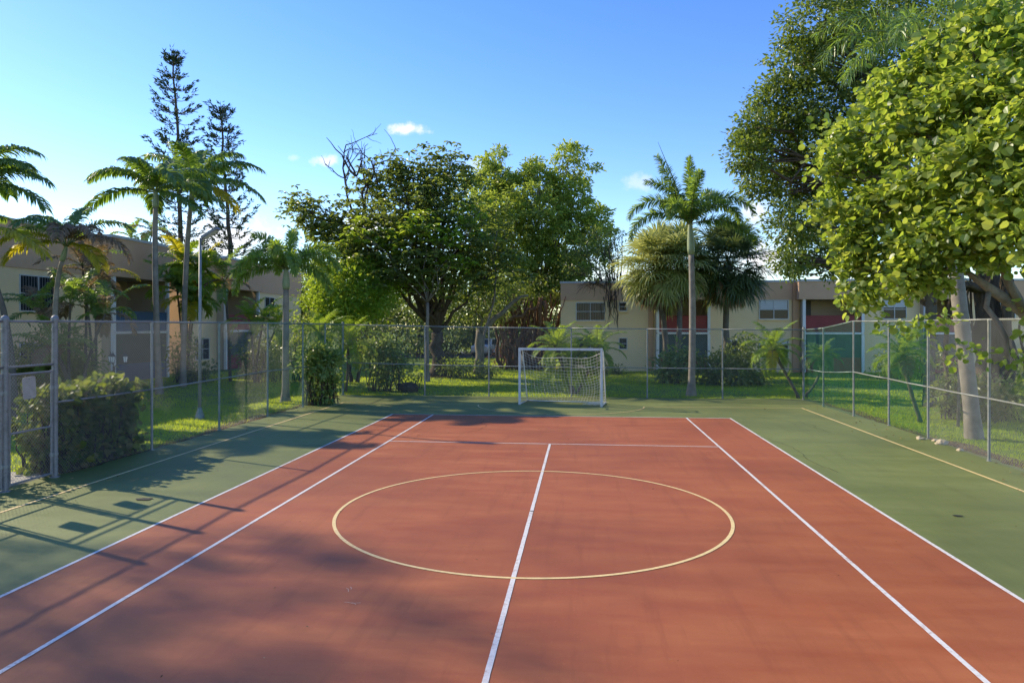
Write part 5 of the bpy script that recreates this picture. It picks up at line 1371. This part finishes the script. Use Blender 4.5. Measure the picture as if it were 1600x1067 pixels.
sg = empty('road_sign', sb, 'small white sign on a thin post by the parking lot', 'sign')
m = MB(); m.tube([sb, pt(780,529,57)], .03, 6); m.build('pole', M['galv'], sg)
m = MB(); c = pt(780,535,57); m.obox(c-np.array([0,.05,0]), np.array([.12,0,0]), np.array([0,.012,0]), np.array([0,0,.2])); m.build('panel', M['car_white'], sg, bevel=.008)

# ------------------------------------------------------------------ sky, sun, camera
w = bpy.data.worlds.new('World'); sc.world = w; w.use_nodes = True
nt = w.node_tree; nt.nodes.clear(); L = nt.links.new
sky = N(nt, 'ShaderNodeTexSky', sky_type='NISHITA'); sky.sun_disc = False
EL = math.asin(SUN_DIR[2]); AZ = math.atan2(SUN_DIR[0], SUN_DIR[1])
sky.sun_elevation = EL; sky.sun_rotation = AZ
sky.air_density = 1.0; sky.dust_density = .1; sky.ozone_density = 2.2; sky.altitude = 0
tc = N(nt, 'ShaderNodeTexCoord')
hs = N(nt, 'ShaderNodeHueSaturation'); hs.inputs['Saturation'].default_value = 1.3; hs.inputs['Hue'].default_value = .517; hs.inputs['Value'].default_value = 1.0
L(sky.outputs[0], hs.inputs['Color'])
# small fair weather clouds: elliptical puffs in the sky with ragged noise edges
def puff(px, py, rx, ry, strength):
    d = unit(pt(px,py,100)-np.array([XC,YC,HC])); right = np.array([CS,SN,0]); up = unit(np.cross(right, d))
    def dot(v_):
        n = N(nt, 'ShaderNodeVectorMath', operation='DOT_PRODUCT'); L(tc.outputs['Generated'], n.inputs[0]); n.inputs[1].default_value = tuple(v_); return n.outputs['Value']
    a = N(nt,'ShaderNodeMath',operation='DIVIDE'); L(dot(right-d*np.dot(right,d)), a.inputs[0]); a.inputs[1].default_value = rx/F
    b = N(nt,'ShaderNodeMath',operation='DIVIDE'); L(dot(up), b.inputs[0]); b.inputs[1].default_value = ry/F
    cv = N(nt,'ShaderNodeCombineXYZ'); L(a.outputs[0], cv.inputs[0]); L(b.outputs[0], cv.inputs[1])
    off = float(np.dot(right, d)); 
    ln = N(nt,'ShaderNodeVectorMath',operation='LENGTH'); L(cv.outputs[0], ln.inputs[0])
    fr = N(nt,'ShaderNodeMath',operation='GREATER_THAN'); L(dot(d), fr.inputs[0]); fr.inputs[1].default_value = .2
    nz = noise(nt, tc.outputs['Generated'], 75., 5, .6)
    s1 = N(nt,'ShaderNodeMath',operation='MULTIPLY_ADD'); L(nz, s1.inputs[0]); s1.inputs[1].default_value = 2.0; s1.inputs[2].default_value = -.55
    s2 = N(nt,'ShaderNodeMath',operation='SUBTRACT'); L(s1.outputs[0], s2.inputs[0]); L(ln.outputs['Value'], s2.inputs[1])
    mr = N(nt,'ShaderNodeMapRange'); mr.interpolation_type = 'SMOOTHSTEP'; L(s2.outputs[0], mr.inputs[0]); mr.inputs[1].default_value = -.75; mr.inputs[2].default_value = .25; mr.inputs[3].default_value = 0; mr.inputs[4].default_value = strength
    m2 = N(nt,'ShaderNodeMath',operation='MULTIPLY'); L(mr.outputs[0], m2.inputs[0]); L(fr.outputs[0], m2.inputs[1])
    return m2.outputs[0]
acc = None
for q in ((636,202,30,9,.85),(508,251,20,10,.7),(460,247,9,5,.3),(1000,285,26,14,.35),(745,258,24,12,.4),(350,375,75,40,.9),(575,355,60,22,.9),(1195,405,45,30,.95),(1180,330,22,22,.7),(1330,465,60,40,.9),(960,430,70,30,.5),(110,470,120,40,.5)):
    p_ = puff(*q)
    if acc is None: acc = p_
    else:
        mx = N(nt,'ShaderNodeMath',operation='MAXIMUM'); L(acc, mx.inputs[0]); L(p_, mx.inputs[1]); acc = mx.outputs[0]
mixc = N(nt, 'ShaderNodeMix'); mixc.data_type = 'RGBA'; L(acc, mixc.inputs[0]); L(hs.outputs[0], mixc.inputs[6]); mixc.inputs[7].default_value = (4.6,4.5,4.6,1)
bg = N(nt, 'ShaderNodeBackground'); bg.inputs['Strength'].default_value = .117; L(mixc.outputs[2], bg.inputs['Color'])
wo = N(nt, 'ShaderNodeOutputWorld'); L(bg.outputs[0], wo.inputs[0])

sl = bpy.data.lights.new('sun', 'SUN'); sl.energy = 2.85; sl.angle = math.radians(.7); sl.color = (1, .87, .63)
so = bpy.data.objects.new('sun', sl); COL.objects.link(so)
so.rotation_euler = Vector(SUN_DIR).to_track_quat('Z', 'Y').to_euler()
so.location = (-30, 15, 30)

cam = bpy.data.cameras.new('camera'); co = bpy.data.objects.new('camera', cam); COL.objects.link(co)
co.location = (XC, YC, HC); co.rotation_euler = (math.radians(90), 0, YAW)
cam.sensor_width = 36; cam.lens = 36*F/1600; cam.shift_y = -(533.5-CY)/1600; cam.clip_start = .1; cam.clip_end = 3000
sc.camera = co
sc.view_settings.view_transform = 'Standard'; sc.view_settings.look = 'None'; sc.view_settings.exposure = 1.2; sc.view_settings.gamma = 1
sc.render.film_transparent = False
sc.cycles.max_bounces = 8; sc.cycles.transparent_max_bounces = 4; sc.cycles.diffuse_bounces = 4; sc.cycles.transmission_bounces = 4
sc.cycles.use_denoising = True
